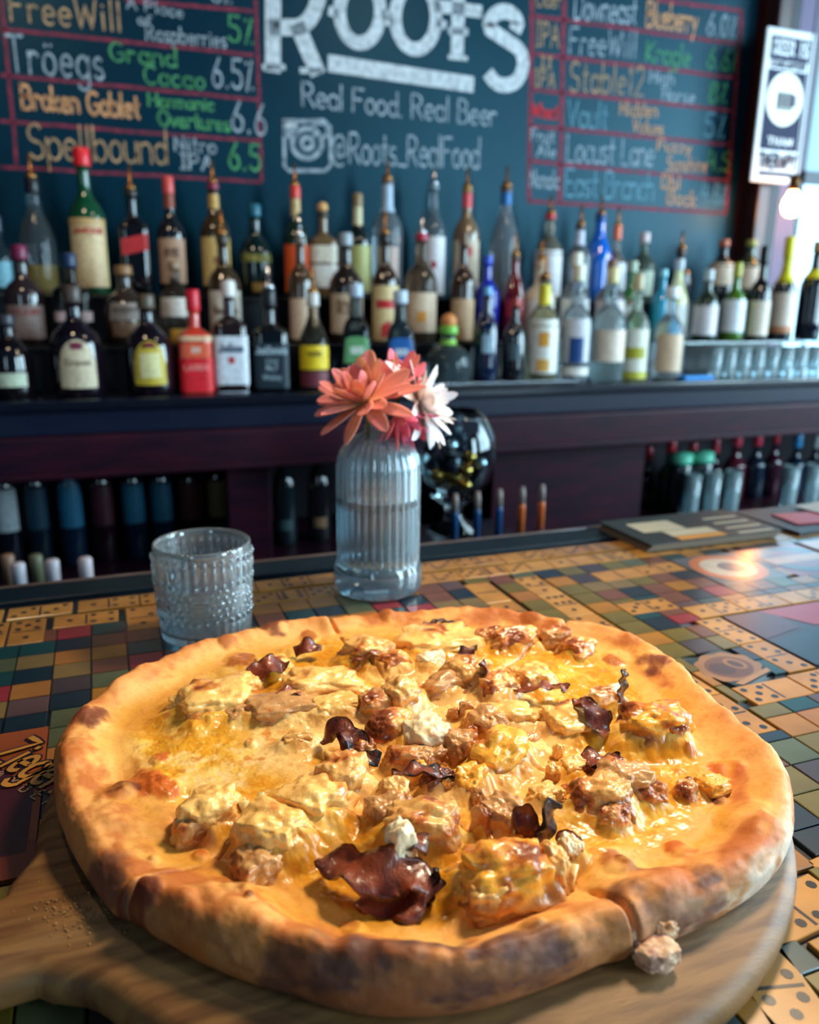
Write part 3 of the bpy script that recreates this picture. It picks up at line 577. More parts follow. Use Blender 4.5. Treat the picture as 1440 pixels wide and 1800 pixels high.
# ---- front row
b1 = 'bottles along the front of the counter'
bottle(6, 548, 1, 74, 'squat', DK, 'black squat bottle with small pale glowing label, left end of the front row', cap=(60, 60, 70), caph=.02, labels=[((196, 206, 180), .16, .34, 40)], group=b1)
bottle(124, 496, 1, 92, 'squat', (20, 12, 22), 'dark rounded bottle with arched ivory label and purple crest, front row', cap=(80, 66, 60), caph=.035, labels=[((214, 196, 164), .1, .6, 40, .5), ((120, 30, 60), .5, .57, 12)], texts=[('Crown', .34, .4, 26, (140, 120, 100))], group=b1)
bottle(254, 512, 1, 86, 'squat', (20, 12, 22), 'dark rounded bottle with arched yellow label and purple crest, front row', cap=(90, 76, 60), caph=.03, labels=[((206, 178, 52), .12, .62, 38, .5), ((232, 220, 160), .2, .48, 24), ((120, 30, 50), .54, .6, 12)], group=b1)
bottle(337, 504, 1, 62, 'square', (210, 60, 40), 'bright red labelled bottle with red cap and round medallion, front row', sq=.5, cap=(216, 30, 48), caph=.045, labels=[((228, 30, 44), .02, .42, 60), ((230, 190, 150), .62, .68, 60), ((232, 96, 62), .42, .6, 40), ((240, 190, 170), .48, .55, 14)], texts=[('LAIRDS', .28, .34, 35, (250, 140, 130))], group=b1)
bottle(400, 488, 1, 64, 'square', (36, 20, 20), 'square whiskey bottle with big white label and red seal, front row', sq=.7, cap=(226, 220, 214), caph=.035, labels=[((226, 230, 240), .0, .58, 52), ((200, 50, 60), .3, .37, 9)], texts=[('JimBeam', .42, .5, 34, (90, 100, 120))], group=b1)
bottle(471, 462, 1, 66, 'square', (12, 14, 18), 'square black bottle with black and white lettered label, front row', sq=.85, cap=(24, 26, 30), caph=.04, spout='c', labels=[((22, 40, 52), .04, .56, 50)], texts=[('JackDaniels', .44, .52, 40, (170, 190, 200)), ('Old', .33, .38, 16, (120, 140, 150)), ('No.7', .25, .31, 16, (150, 170, 180)), ('Whiskey', .14, .2, 26, (130, 150, 160))], group=b1)
bottle(549, 470, 1, 58, 'slope', (190, 180, 160), 'bottle with yellow over burgundy label left of the flowers, front row', spout='b', cap=(210, 205, 200), caph=.03, clear=True, liquid=((90, 60, 20), .45), labels=[((116, 48, 60), .04, .22, 58), ((244, 206, 26), .24, .52, 58)], texts=[('400', .4, .45, 22, (80, 70, 20))], group=b1)
bottle(625, 494, 1, 66, 'trapez', (96, 112, 124), 'tapered clear bottle with green label behind the coral flower, front row', cap=(180, 196, 214), caph=.03, clear=True, sq=.6, labels=[((96, 160, 104), .28, .56, 40, .1)], texts=[('1800', .38, .45, 22, (230, 245, 235))], group=b1)
bottle(704, 506, 1, 66, 'trapez', (90, 110, 126), 'tapered clear bottle with blue label behind the pink flower, front row', cap=(190, 205, 222), caph=.03, clear=True, sq=.6, labels=[((28, 98, 176), .24, .58, 40, .1)], texts=[('1800', .38, .45, 22, (230, 240, 250))], group=b1)
bottle(790, 552, 1, 88, 'globe', (120, 140, 146), 'low round clear bottle with orange ball cork and green neck ribbon, front row', clear=True, cap=(120, 190, 70), caph=.02, ball=((222, 140, 80), .02), neck=((140, 200, 80), .76, .86), group=b1)
bottle(858, 500, 1, 44, 'round', (12, 30, 60), 'slim dark navy bottle in front of the cobalt one, front row', cap=(120, 180, 230), caph=.02, labels=[((150, 180, 200), .35, .55, 24)], group=b1)
bottle(908, 520, 1, 42, 'round', (20, 26, 34), 'slim black bottle below the deep red one, front row', cap=(170, 60, 50), caph=.02, labels=[((70, 90, 100), .3, .5, 30)], group=b1)
bottle(960, 448, 1, 58, 'round', (200, 196, 160), 'bottle with yellow neck, white label and orange fruit print, front row', clear=True, spout='b', neck=((226, 206, 40), .76, .95), cap=(90, 60, 40), caph=.01, labels=[((232, 232, 226), .1, .62, 66), ((226, 160, 60), .36, .5, 18), ((226, 170, 80), .12, .24, 22)], group=b1)
bottle(1018, 462, 1, 56, 'round', (196, 210, 220), 'clear bottle with navy square on its label and white foot band, front row', clear=True, cap=(224, 216, 190), caph=.04, labels=[((206, 206, 214), .2, .62, 60), ((20, 66, 130), .2, .44, 26), ((234, 228, 222), .07, .15, 60)], group=b1)
bottle(1078, 466, 1, 60, 'round', (190, 214, 220), 'clear bottle with cream label and pale cap, front row', clear=True, cap=(222, 206, 150), caph=.04, labels=[((232, 214, 196), .2, .52, 66)], group=b1)
bottle(1124, 478, 1, 50, 'round', (206, 214, 200), 'clear bottle with olive yellow and white banded label, front row', clear=True, cap=(196, 176, 140), caph=.04, labels=[((226, 224, 210), .05, .56, 70), ((176, 172, 40), .24, .36, 45), ((186, 180, 50), .02, .1, 70)], group=b1)
bottle(1184, 500, 1, 58, 'squat', (220, 226, 230), 'short clear bottle with tan and white label at the right end of the front row', clear=True, cap=(228, 232, 236), caph=.03, capr=1.3, labels=[((222, 190, 160), .1, .55, 50)], group=b1)
# glasses under the glass shelf
def small_glass(px, py, y, base, h, wpx, label, group, i):
    x = aty(px, py, y)[0]; d = float((np.array([x, y, base])-CAM) @ _f); R = wpx*d/F_PX/2
    o = MB().lathe([(.0001, .004), (R*.75, .0), (R*.8, .004), (R*.86, h*.3), (R, h), (R*.94, h), (R*.8, h*.3), (R*.7, .012), (.0001, .012)], 20, cap=False).build('drinking_glass', glass('clear_tumbler', (225, 245, 250), tr=.75), smooth=True)
    o.location = (x, y, base); tag(o, label, 'glass', group); return o
names = ['leftmost', 'second from the left', 'third from the left', 'fourth from the left', 'middle', 'sixth from the left', 'seventh from the left', 'rightmost']
for i in range(8):
    small_glass(1258+i*25, 625, 1.87, SZ, .085, 24, 'small clear tumbler under the glass shelf, '+names[i]+' of the row', 'tumblers under the glass shelf', i)
tag(MB().box(1.50, 1.60, 1.80, 1.835, SZ, SZ+.012, bev=.003).build('bottle_opener', mat('bright_blue_plastic', (20, 130, 210), .3)), 'bright blue flat bottle opener lying at the counter edge', 'opener')

# ---- cabinet bottles (lower left, dim)
CAB = 'dim bottles in the cabinet below the counter'
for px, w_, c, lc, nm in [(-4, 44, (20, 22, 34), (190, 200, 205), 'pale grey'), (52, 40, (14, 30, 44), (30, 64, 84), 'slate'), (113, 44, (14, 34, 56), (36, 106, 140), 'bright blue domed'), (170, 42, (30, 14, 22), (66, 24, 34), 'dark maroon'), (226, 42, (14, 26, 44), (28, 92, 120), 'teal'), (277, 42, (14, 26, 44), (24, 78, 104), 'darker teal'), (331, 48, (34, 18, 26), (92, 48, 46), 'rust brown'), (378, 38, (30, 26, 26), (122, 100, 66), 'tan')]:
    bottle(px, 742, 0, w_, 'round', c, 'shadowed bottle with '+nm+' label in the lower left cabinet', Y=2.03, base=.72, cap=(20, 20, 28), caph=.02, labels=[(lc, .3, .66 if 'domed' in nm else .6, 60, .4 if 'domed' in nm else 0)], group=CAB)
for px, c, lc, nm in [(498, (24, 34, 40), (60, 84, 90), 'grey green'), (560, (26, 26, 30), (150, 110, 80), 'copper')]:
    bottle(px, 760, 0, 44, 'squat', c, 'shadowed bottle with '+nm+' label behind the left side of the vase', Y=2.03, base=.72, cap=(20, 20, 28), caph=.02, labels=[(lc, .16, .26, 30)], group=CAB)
# right cabinet
RC = 'bottles in the cabinet at the lower right'
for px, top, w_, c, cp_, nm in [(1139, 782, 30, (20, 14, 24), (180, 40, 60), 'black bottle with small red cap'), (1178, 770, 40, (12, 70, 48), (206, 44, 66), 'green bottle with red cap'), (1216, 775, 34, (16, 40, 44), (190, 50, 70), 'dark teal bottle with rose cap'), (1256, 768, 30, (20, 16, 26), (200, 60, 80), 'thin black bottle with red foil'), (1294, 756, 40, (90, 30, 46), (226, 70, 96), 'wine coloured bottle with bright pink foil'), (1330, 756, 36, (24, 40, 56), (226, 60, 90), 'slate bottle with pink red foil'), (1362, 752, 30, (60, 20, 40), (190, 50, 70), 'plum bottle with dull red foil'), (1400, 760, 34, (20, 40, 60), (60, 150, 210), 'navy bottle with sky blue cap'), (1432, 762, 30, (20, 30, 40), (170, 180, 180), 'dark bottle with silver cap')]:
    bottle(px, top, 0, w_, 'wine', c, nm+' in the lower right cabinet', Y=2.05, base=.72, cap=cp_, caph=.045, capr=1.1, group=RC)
for px, nm in ((1195, 'left'), (1232, 'right')):
    x = aty(px, 830, 1.955)[0]; 
    t = thing('spirit_jar', (x, 1.955, .72), 'dark jar with glowing mint green lid in the lower right cabinet, the '+nm+' one', 'jar', RC)
    MB().lathe([(.001, 0), (.034, 0), (.036, .01), (.036, .15), (.03, .165)], 20).build('glass_body', gm((20, 40, 44), False), t, smooth=True)
    MB().lathe([(.033, .16), (.035, .165), (.035, .19), (.001, .194)], 20).build('lid', mat('mint_lid', (110, 214, 180), .3), t, smooth=True)
for i, px in enumerate((1215, 1250, 1285, 1385, 1425)):
    small_glass(px, 880, 1.888, .72, .14, 28, ['first', 'second', 'third', 'fourth', 'last'][i]+' from the left of the tall glasses in the lower right cabinet', 'tall glasses in the cabinet', i)

# ---- speed rail behind the bar with its bottles
sr = thing('speed_rail', (0.3, 1.25, .66), 'steel trough fixed behind the bar holding the pouring bottles', 'rail')
MB().box(-.9, 1.0, -.08, .10, 0, .01).box(-.9, 1.0, -.085, -.075, 0, .1).box(-.9, 1.0, .095, .105, 0, .1).build('trough', mat('steel_dark', (60, 66, 76), .3, metal=.9), sr)
MB().box(-.9, -.86, -.43, -.085, .02, .06).box(.9, .94, -.43, -.085, .02, .06).build('bracket', mat('steel_dark', (60, 66, 76), .3, metal=.9), sr)
cols = [((30, 80, 130), 'blue neck, leftmost'), ((26, 70, 120), 'blue neck, second'), ((30, 76, 130), 'blue neck, third'), ((224, 110, 50), 'orange neck, fourth'), ((226, 112, 56), 'orange neck, rightmost')]
for i, (px, top) in enumerate(((801, 868), (840, 864), (879, 860), (919, 856), (954, 852))):
    x = aty(px, top, 1.25)[0]; zt = aty(px, top, 1.25)[2]; H = zt-.67
    t = thing('rail_bottle', (x, 1.25, .67), 'thin pouring bottle with '+cols[i][1]+' of the five standing behind the bar', 'bottle', 'five pouring bottles behind the bar')
    MB().lathe([(.001, 0), (.0145, 0), (.016, .01), (.016, H-.20), (.015, H-.17), (.009, H-.13), (.008, H-.085), (.001, H-.085)], 20).build('glass_body', gm((16, 18, 34), False), t, smooth=True)
    MB().lathe([(.0062, H-.09), (.0066, H-.04), (.006, H-.032), (.001, H-.03)], 14).build('neck_sleeve', mat('sleeve_%d' % i, cols[i][0], .35), t, smooth=True)
    MB().lathe([(.0055, H-.034), (.006, H-.014), (.004, H), (.001, H)], 14).build('cap', mat('pale_cap', (150, 134, 128), .4), t, smooth=True)
    MB().ball((.008, -.012, H-.125), .006, 10).ball((.0, -.0105, H-.09), .005, 10).build('metal_bead', chrome, t, smooth=True)
for px, top, c, nm in [(12, 975, (150, 110, 90), 'brown cap'), (31, 990, (214, 206, 214), 'white cap, left'), (62, 975, (110, 108, 84), 'olive cap'), (91, 984, (214, 200, 206), 'white cap, middle'), (149, 980, (214, 196, 200), 'white cap, right')]:
    yy = 1.22 if 'white' in nm else 1.31
    q = aty(px, top, yy); H = q[2]-.67
    if H < .1: continue
    t = thing('rail_bottle', (q[0], yy, .67), 'dark bottle with '+nm+', behind the left end of the bar', 'bottle', 'capped bottles behind the left end of the bar')
    MB().lathe([(.001, 0), (.020, 0), (.0215, .01), (.0215, H-.16), (.019, H-.13), (.012, H-.10), (.011, H-.05), (.001, H-.05)], 20).build('glass_body', gm((16, 18, 26), False), t, smooth=True)
    MB().lathe([(.0095, H-.055), (.010, H-.003), (.008, H), (.001, H)], 16).build('cap', mat('rc_%d_%d_%d' % c, c, .4), t, smooth=True)
# jar of silver and gold balls
jp = aty(800, 800, 1.43)
t = thing('ornament_jar', (jp[0], 1.43, .9), 'round clear jar filled with silver and gold balls behind the vase', 'jar')
MB().lathe([(.0001, 0), (.05, 0), (.052, .01), (.02, .03), (.018, .055), (.045, .075), (.07, .11), (.083, .155), (.078, .2), (.06, .235), (.045, .25), (.043, .25), (.057, .233), (.075, .2), (.08, .155), (.067, .113), (.043, .08), (.0001, .075)], 32, cap=False).build('glass_bowl', glass('clear_glass', (225, 245, 250)), t, smooth=True)
sv = mat('silver_ball', (200, 205, 212), .22, metal=1); gd = mat('gold_ball', (216, 160, 80), .22, metal=1)
rs = random.Random(4); pts = []
for k in range(400):
    r = .019 if len(pts) < 6 else .0135
    a = rs.uniform(0, 2*PI); q = rs.uniform(0, .055); z = rs.uniform(.1, .215); p = (q*math.cos(a), q*math.sin(a), z)
    if math.hypot(q, (z-.155)*.9)+r > .073: continue
    if all(math.dist(p, o[0]) > (r+o[1])*.98 for o in pts): pts.append((p, r))
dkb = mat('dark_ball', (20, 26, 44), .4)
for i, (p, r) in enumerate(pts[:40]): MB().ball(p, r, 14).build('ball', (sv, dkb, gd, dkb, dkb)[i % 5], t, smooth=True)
tag(MB().box(jp[0]-.12, jp[0]+.12, 1.36, 1.5, 0, .90, bev=.004).build('rail_cabinet', mat('counter_black', (14, 18, 30), .22, coat=.3)), 'small dark cabinet behind the bar under the jar of balls', 'cabinet')
# ================================================================ the bar
BZ = 1.07
bar = thing('bar_counter', (0.4, .45, 0), 'bar counter whose glossy top is inlaid with dominoes, coloured tiles and beer cards', 'bar')
part('bar_top', MB().box(-1.2, 2.2, -.15, .812, BZ-.04, BZ-.003), mat('bar_substrate', (22, 26, 34), .35, coat=.6), bar)
part('edge_trim', MB().box(-1.2, 2.2, .812, .856, BZ-.04, BZ+.001, bev=.002), mat('edge_teal_black', (4, 26, 38), .4, spec=.3), bar)
part('edge_bead', MB().box(-1.2, 2.2, .856, .862, BZ-.04, BZ+.002, bev=.001), mat('edge_brown', (96, 76, 70), .35, coat=.4), bar)
part('bar_front', MB().box(-1.2, 2.2, .05, .80, 0, BZ-.04, bev=.004), wood_dark, bar)
bl = np.array(bar.location)
GL = dict(coat=1.0, coatr=.17)
ivory = [mat('domino_ivory_%d' % i, c, .35, noise=(40, 3, tuple(int(v*.86) for v in c), .35, .75), bump=[(9, 2, .05, .004)], **GL) for i, c in enumerate([(196, 136, 56), (202, 144, 64), (184, 126, 50)])]
pipm = mat('pip_black', (30, 26, 30), .3, **GL)
PIP = {0: [], 1: [(0,0)], 2: [(-1,-1),(1,1)], 3: [(-1,-1),(0,0),(1,1)], 4: [(-1,-1),(1,1),(-1,1),(1,-1)], 5: [(-1,-1),(1,1),(-1,1),(1,-1),(0,0)], 6: [(-1,-1),(1,1),(-1,1),(1,-1),(-1,0),(1,0)]}
_dm = {}
def domino_mesh(a, b, k, Ln=.0558, Wd=.0287):
    key = (a, b, k, Ln, Wd)
    if key in _dm: return _dm[key]
    mb = MB(); h = .0045; b_ = .0006; V = []
    for z, e in ((0, 0), (h-.0003, 0), (h, b_)):
        for sx, sy in ((-1,-1),(1,-1),(1,1),(-1,1)): V.append((sx*(Ln/2-e), sy*(Wd/2-e), z-h))
    Fc = []
    for l in (0, 4):
        for q in range(4): Fc.append((l+q, l+(q+1) % 4, l+4+(q+1) % 4, l+4+q))
    Fc.append((8, 9, 10, 11)); mb.add(V, Fc)
    mb.box(-.0009, .0009, -Wd*.42, Wd*.4, -.0002, .00012, 1)
    for s, cnt in ((-1, a), (1, b)):
        for (u, v) in PIP[cnt]:
            cx = s*Ln/4+u*.0078; cy = v*.0078
            mb.add([(cx+.0029*math.cos(q*PI/4), cy+.0029*math.sin(q*PI/4), .00015) for q in range(8)], [tuple(range(8))], 1)
    me = bpy.data.meshes.new('domino'); me.from_pydata(mb.v, [], mb.f); me.materials.append(ivory[k]); me.materials.append(pipm)
    me.polygons.foreach_set('material_index', mb.m); me.update(); _dm[key] = me; return me
occ = []     # occupied rectangles on the bar top
rd = random.Random(11)
def domino(cx, cy, vert, a=None, b=None, rot=0.0, reserve=True):
    a = rd.randint(0, 6) if a is None else a; b = rd.randint(0, 6) if b is None else b
    o = obj('domino', domino_mesh(a, b, rd.randint(0, 2)), bar, (cx-bl[0], cy-bl[1], BZ), (PI/2 if vert else 0)+rot+rd.uniform(-.008, .008))
    if reserve:
        hx, hy = (.0143, .0279) if vert else (.0279, .0143); occ.append((cx-hx, cx+hx, cy-hy, cy+hy))
    return o
YA, YB = .7825, .7475
# left part, read off the photograph
domino(-.1335, YA, False, 2, 3); domino(-.0735, YA, False, 3, 3); domino(-.0125, YA, False, 1, 4); domino(.0445, YA, False, 4, 5)
domino(-.0815, .7345, True, 1, 5); domino(-.1125, .7345, True, 1, 4); domino(-.0325, .7475, False, 1, 4); domino(.0165, .7345, True, 1, 2); domino(.046, .7345, True, 3, 5)
x = .1025
while x < .98: domino(x, YA, False); x += .0568
x = .090
while x < .98: domino(x, YB, False); x += .0568
# right part
for k in range(6): domino(.4095, .688-k*.0568, True)
for k in range(6): domino(.3505, .688-k*.0568, True)
domino(.512, .691, False, 0, 0); domino(.5685, .694, False, 2, 1)
domino(.484, .6025, False, 3, 4); domino(.5145, .5875-.0005, True, 1, 1) if False else None
for k in range(5): domino(.541+k*.0568, .6-.0+(-.0265 if k >= 0 else 0), False, [1, 4, 0, 2, 5][k], [5, 2, 3, 1, 0][k])
domino(.517, .5275, True, 4, 4); domino(.517, .4705, True, 3, 3)
domino(.466, .4225, False, 5, 0); domino(.5235, .4245, False, 3, 4); domino(.580, .4245, False)
domino(.300, .240, False, 4, 2, .1); domino(.2555, .2065, True, 5, 4, -.25); domino(.304, .1945, True, 2, 6, .05); domino(.225, .165, False, 3, 3, .1)
domino(.350, .238, True, 1, 5, .1); domino(.352, .178, True)
for k in range(8): domino(.64, .40-k*.0568, True)
# printed cards lying under the resin
def card(name, rect, mats, label=None, rot=0, shapes=()):
    x0, x1, y0, y1 = rect; mb = MB(); cx, cy = (x0+x1)/2, (y0+y1)/2; hx, hy = (x1-x0)/2, (y1-y0)/2
    mb.box(-hx, hx, -hy, hy, -.003, -.0002, 0)
    for i, (pts, mi) in enumerate(shapes): mb.add([(px*hx, py*hy, .00004*(i+1)) for px, py in pts], [tuple(range(len(pts)))], mi)
    o = mb.build(name, mats, bar, rz=rot, loc=(cx-bl[0], cy-bl[1], BZ)); occ.append((min(x0, x1), max(x0, x1), y0, y1))
    if label: o['label'] = label
    return o
def ell(cx, cy, rx, ry, n=24, a0=0, a1=360): return [(cx+rx*math.cos(math.radians(a0+(a1-a0)*i/n)), cy+ry*math.sin(math.radians(a0+(a1-a0)*i/n))) for i in range(n if a1-a0 == 360 else n+1)]
def gmat(n, c): return mat('card_'+n, c, .35, noise=(30, 3, tuple(int(v*.85) for v in c), .4, .75), bump=[(9, 2, .05, .004)], **GL)
# amber beer card at the left
ob = card('beer_card', (-.235, -.055, .395, .552), [gmat('orange', (150, 74, 30)), gmat('maroon', (66, 18, 32)), gmat('amber', (176, 100, 36)), gmat('crimson', (120, 20, 36)), gmat('rust', (126, 50, 30))], 'orange and maroon beer label card', 0,
    [([(-1,-1),(1,-1),(1,-.62),(-1,-.7)], 4), (ell(-.1, -.2, 1.02, 1.02, 30, 0, 180)+[(-1.1, -.75), (.95, -.75)], 1), (ell(-.1, -.25, .93, .98, 30, 10, 170), 2), ([(-1,.1),(.1,.62),(.95,.05),(.95,-.7),(-1,-.75)], 1), (ell(-.3, -.5, .62, .42), 3), (ell(-.35, -.6, .34, .22), 1), (ell(-.4, -.62, .26, .14), 3)])
def onbar(s, p0, p1, h, m, half=.1, gap=.18, par=None, lift=.0006):
    P0 = atz(p0[0], p0[1], BZ+lift); P1 = atz(p1[0], p1[1], BZ+lift); d = P1-P0; up = np.array([-d[1], d[0], 0]); up /= np.linalg.norm(up)
    o = write('lettering', s, lambda u, v: P0+d*u+up*h*v-bl, m, par or bar, half, gap); return o
onbar('Ziegenb', (-22, 1332), (112, 1404), .030, gmat('maroon_dark', (40, 12, 24)), .13, .12)
onbar('Ziegenb', (-22, 1332), (112, 1404), .030, gmat('gold_ink', (206, 146, 60)), .07, .12, lift=.0011)
onbar('AMBER', (-14, 1362), (84, 1418), .0085, gmat('pale_ink', (190, 150, 120)), .07, .9)
# bottle label emblem at the right
e = .026
card('round_label', (.437, .489, .441, .493), [gmat('teal_black', (16, 44, 52)), gmat('tan', (150, 104, 60)), gmat('brown', (104, 62, 42)), gmat('darkbrown', (70, 40, 36)), gmat('tan2', (176, 128, 80))], 'round brown and tan beer emblem', .3,
    [([(1.15*math.cos(a)*(1+.05*math.sin(9*a)), .95*math.sin(a)*(1+.05*math.sin(9*a))) for a in np.linspace(0, 2*PI, 60)[:-1]], 1), (ell(0, 0, .85, .7), 2), (ell(-.3, .05, .4, .4), 3), (ell(.35, .0, .3, .4), 1), (ell(.35, 0, .18, .28), 3), ([(-.9,-.75),(.9,-.75),(.8,-.95),(-.8,-.95)], 4)])
card('poster', (.535, .66, .445, .555), [gmat('plum', (58, 34, 46)), gmat('red', (164, 40, 50)), gmat('slate', (44, 48, 60)), gmat('plum2', (84, 40, 52))], 'plum and red printed card', 0,
    [([(-1,1),(-.1,1),(-.2,.2),(-1,.0)], 3), ([(-.3,1),(1,1),(1,.1),(.1,.2)], 1), ([(-1,-.1),(.2,.1),(.4,-1),(-1,-1)], 2)])
card('poster', (.66, .80, .44, .555), [gmat('red2', (176, 48, 52)), gmat('cream', (206, 150, 110))], 'red card with cream disc', 0, [(ell(.1, 0, .6, .6), 1)])
card('coaster', (.60, .69, .625, .715), [gmat('greyblue', (96, 100, 108)), gmat('offwhite', (214, 200, 180)), gmat('orange2', (214, 120, 70))], 'grey and white beer coaster', 0, [(ell(0, 0, .95, .95), 2), (ell(0, 0, .7, .7), 1), (ell(.1, 0, .35, .35), 0)])
card('coaster', (.70, .79, .62, .72), [gmat('red3', (150, 40, 44)), gmat('slate2', (70, 74, 84)), gmat('peach', (222, 150, 104))], 'red and slate beer coaster', 0, [(ell(0, 0, .95, .95), 1), (ell(0, .0, .6, .6), 0), ([(-.9,-.2),(.9,-.2),(.9,.2),(-.9,.2)], 2)])
card('coaster', (.80, .90, .60, .72), [gmat('peach2', (220, 140, 92)), gmat('rust2', (150, 66, 44)), gmat('cream2', (230, 190, 150))], 'peach and rust beer coaster', 0, [(ell(0, 0, .9, .9), 1), (ell(0, 0, .55, .55), 2)])
card('coaster', (.81, .90, .47, .58), [gmat('brown3', (120, 80, 56)), gmat('gold3', (214, 160, 80))], 'brown and gold beer coaster', 0, [(ell(0, 0, .85, .85), 1)])
# tiles fill the rest
PAL = {'o': (112, 96, 28), 'y': (172, 114, 22), 't': (16, 62, 66), 'n': (12, 32, 48), 'b': (118, 68, 46), 'r': (148, 40, 48), 'g': (84, 92, 62), 's': (128, 104, 58), 'k': (64, 50, 56), 'a': (168, 108, 42), 'p': (92, 66, 68)}
tm = {k: mat('tile_'+k, v, .35, noise=(26, 3, tuple(int(q*.82) for q in v), .35, .75), bump=[(9, 2, .05, .004)], **GL) for k, v in PAL.items()}
_tm = {}
TW, TD = .0284, .0262
def tile_mesh(k, w_=TW, d_=TD):
    key = (k, round(w_, 4), round(d_, 4))
    if key in _tm: return _tm[key]
    V = []; h = .004; w2, d2 = w_/2-.0006, d_/2-.0006
    for z, e_ in ((-h, 0), (-.0005, 0), (0, .0005)):
        for sx, sy in ((-1,-1),(1,-1),(1,1),(-1,1)): V.append((sx*(w2-e_), sy*(d2-e_), z))
    Fc = []
    for l in (0, 4):
        for q in range(4): Fc.append((l+q, l+(q+1) % 4, l+4+(q+1) % 4, l+4+q))
    Fc.append((8, 9, 10, 11)); me = bpy.data.meshes.new('tile'); me.from_pydata(V, [], Fc); me.materials.append(tm[k]); me.update(); _tm[key] = me; return me
BC = np.array([.159, .399]); BR = .2115
LEFT = {0: 'bybgoroskn', 1: 'bttrgbnkao', -1: 'byaknborgo'}
grid = {(-1, 0): 'b', (-1, 1): 'y', (-1, 2): 'b', (-1, 3): 'g', (-1, 4): 'y', (-1, 5): 'r', (-1, 6): 'g',
        (0, 0): 'b', (0, 1): 't', (0, 2): 'r', (0, 3): 'g', (0, 4): 'o', (-2, 0): 'n', (-2, 1): 'a', (-2, 2): 's', (-2, 3): 'k', (-2, 4): 'n', (-2, 5): 'g', (-2, 6): 'g',
        (-3, 0): 't', (-3, 1): 's', (-3, 2): 'n', (-3, 3): 'a', (-3, 4): 'p', (-3, 5): 'n', (-4, 1): 'g', (-4, 2): 't', (-4, 3): 'r', (-4, 4): 's', (-4, 5): 'n',
        (1, 0): 't', (1, 1): 't', (1, 2): 'b', (3, 0): 'n', (4, 0): 'b', (5, 0): 't', (6, 0): 'n', (7, 0): 'g', (8, 0): 'r', (10, 0): 'b', (10, 1): 's'}
far = []; near = []
for i in range(-9, 34):
    for j in range(-1, 24):
        x0 = i*TW+.0006; y1 = .7055-j*TD; cx, cy = x0+TW/2, y1-TD/2
        if x0 > .96 or cy < .10: continue
        if math.hypot(cx-BC[0], cy-BC[1]) < BR-.035: continue
        r_ = [x0, x0+TW, y1-TD, y1]
        # cut the tile back to the free space beside dominoes and cards
        for (a, b, c, d) in occ:
            ox = min(r_[1], b)-max(r_[0], a); oy = min(r_[3], d)-max(r_[2], c)
            if ox > .0005 and oy > .0005:
                if ox < oy:
                    if (r_[0]+r_[1])/2 < (a+b)/2: r_[1] = a
                    else: r_[0] = b
                else:
                    if (r_[2]+r_[3])/2 < (c+d)/2: r_[3] = c
                    else: r_[2] = d
                if r_[1]-r_[0] < .006 or r_[3]-r_[2] < .006: r_ = None; break
        if r_ is None or r_[3] > .735: continue
        k = grid.get((i, j))
        if k is None:
            if .42 < cx < .458 and cy < .70: k = 'o' if (j+i) % 3 else 'y'
            elif .36 < cx < .397 and cy < .74: k = rd.choice('obba')
            else: k = rd.choice('otnbgskpabtnogyr' if cx > .3 else 'tnbgskoyra')
        it = (r_, k)
        (near if (-.2 < x0 < .56 and cy > .16) else far).append(it)
near.sort(key=lambda t: (t[0][0]-.2)**2+(t[0][2]-.3)**2); far += near[290:]; near = near[:290]
for r_, k in near:
    obj('tile', tile_mesh(k, r_[1]-r_[0], r_[3]-r_[2]), bar, ((r_[0]+r_[1])/2-bl[0], (r_[2]+r_[3])/2-bl[1], BZ), rd.uniform(-.012, .012))
mb = MB(); ks = list(PAL)
for r_, k in far: mb.box(r_[0]+.0006-bl[0], r_[1]-.0006-bl[0], r_[2]+.0006-bl[1], r_[3]-.0006-bl[1], BZ-.004, BZ-.0001, ks.index(k))
o = mb.build('tile_field', [tm[k] for k in ks], bar); o['kind'] = 'stuff'

# papers and menus on the bar at the right
MZ = BZ+.001
pw = mat('paper_edge', (128, 108, 88), .6)
t = thing('menu_stack', (.70, .775, MZ), 'thick stack of dark menus with white and orange print at the bar edge', 'menus', rz=0)
mb = MB()
for k in range(4): mb.box(-.11+.002*k, .09+.002*(k % 2), -.030-.001*k, .072, .0022*k, .0022*k+.0018, 0)
mb.build('pages', pw, t)
MB().box(-.108, .095, -.034, .074, .0089, .0101).build('cover', mat('menu_cover', (40, 44, 42), .4), t)
mb = MB(); mb.box(-.085, -.02, .01, .05, .0102, .0105, 0).box(-.06, .01, -.014, .008, .0102, .0105, 0).box(-.06, .01, -.030, -.016, .0102, .0105, 1)
for k in range(4): mb.box(.03, .085, -.03+.022*k, -.024+.022*k, .0102, .0104, 0)
mb.build('cover_print', [mat('print_cream', (206, 190, 160), .5), mat('print_orange', (222, 150, 62), .5)], t)
t = thing('flyer_sheets', (.93, .79, MZ), 'thin fan of black, red and white flyers beside the menu stack', 'papers')
MB().box(-.11, .12, -.045, .065, 0, .004).build('black_sheet', mat('flyer_black', (26, 28, 34), .4), t, rz=.05)
MB().box(-.08, .02, -.03, .02, .0045, .006).build('red_sheet', mat('flyer_red', (200, 40, 50), .4), t, rz=-.1)
MB().box(-.01, .12, -.02, .05, .0062, .0075).build('white_sheet', mat('flyer_white', (206, 190, 176), .5), t, rz=.12)

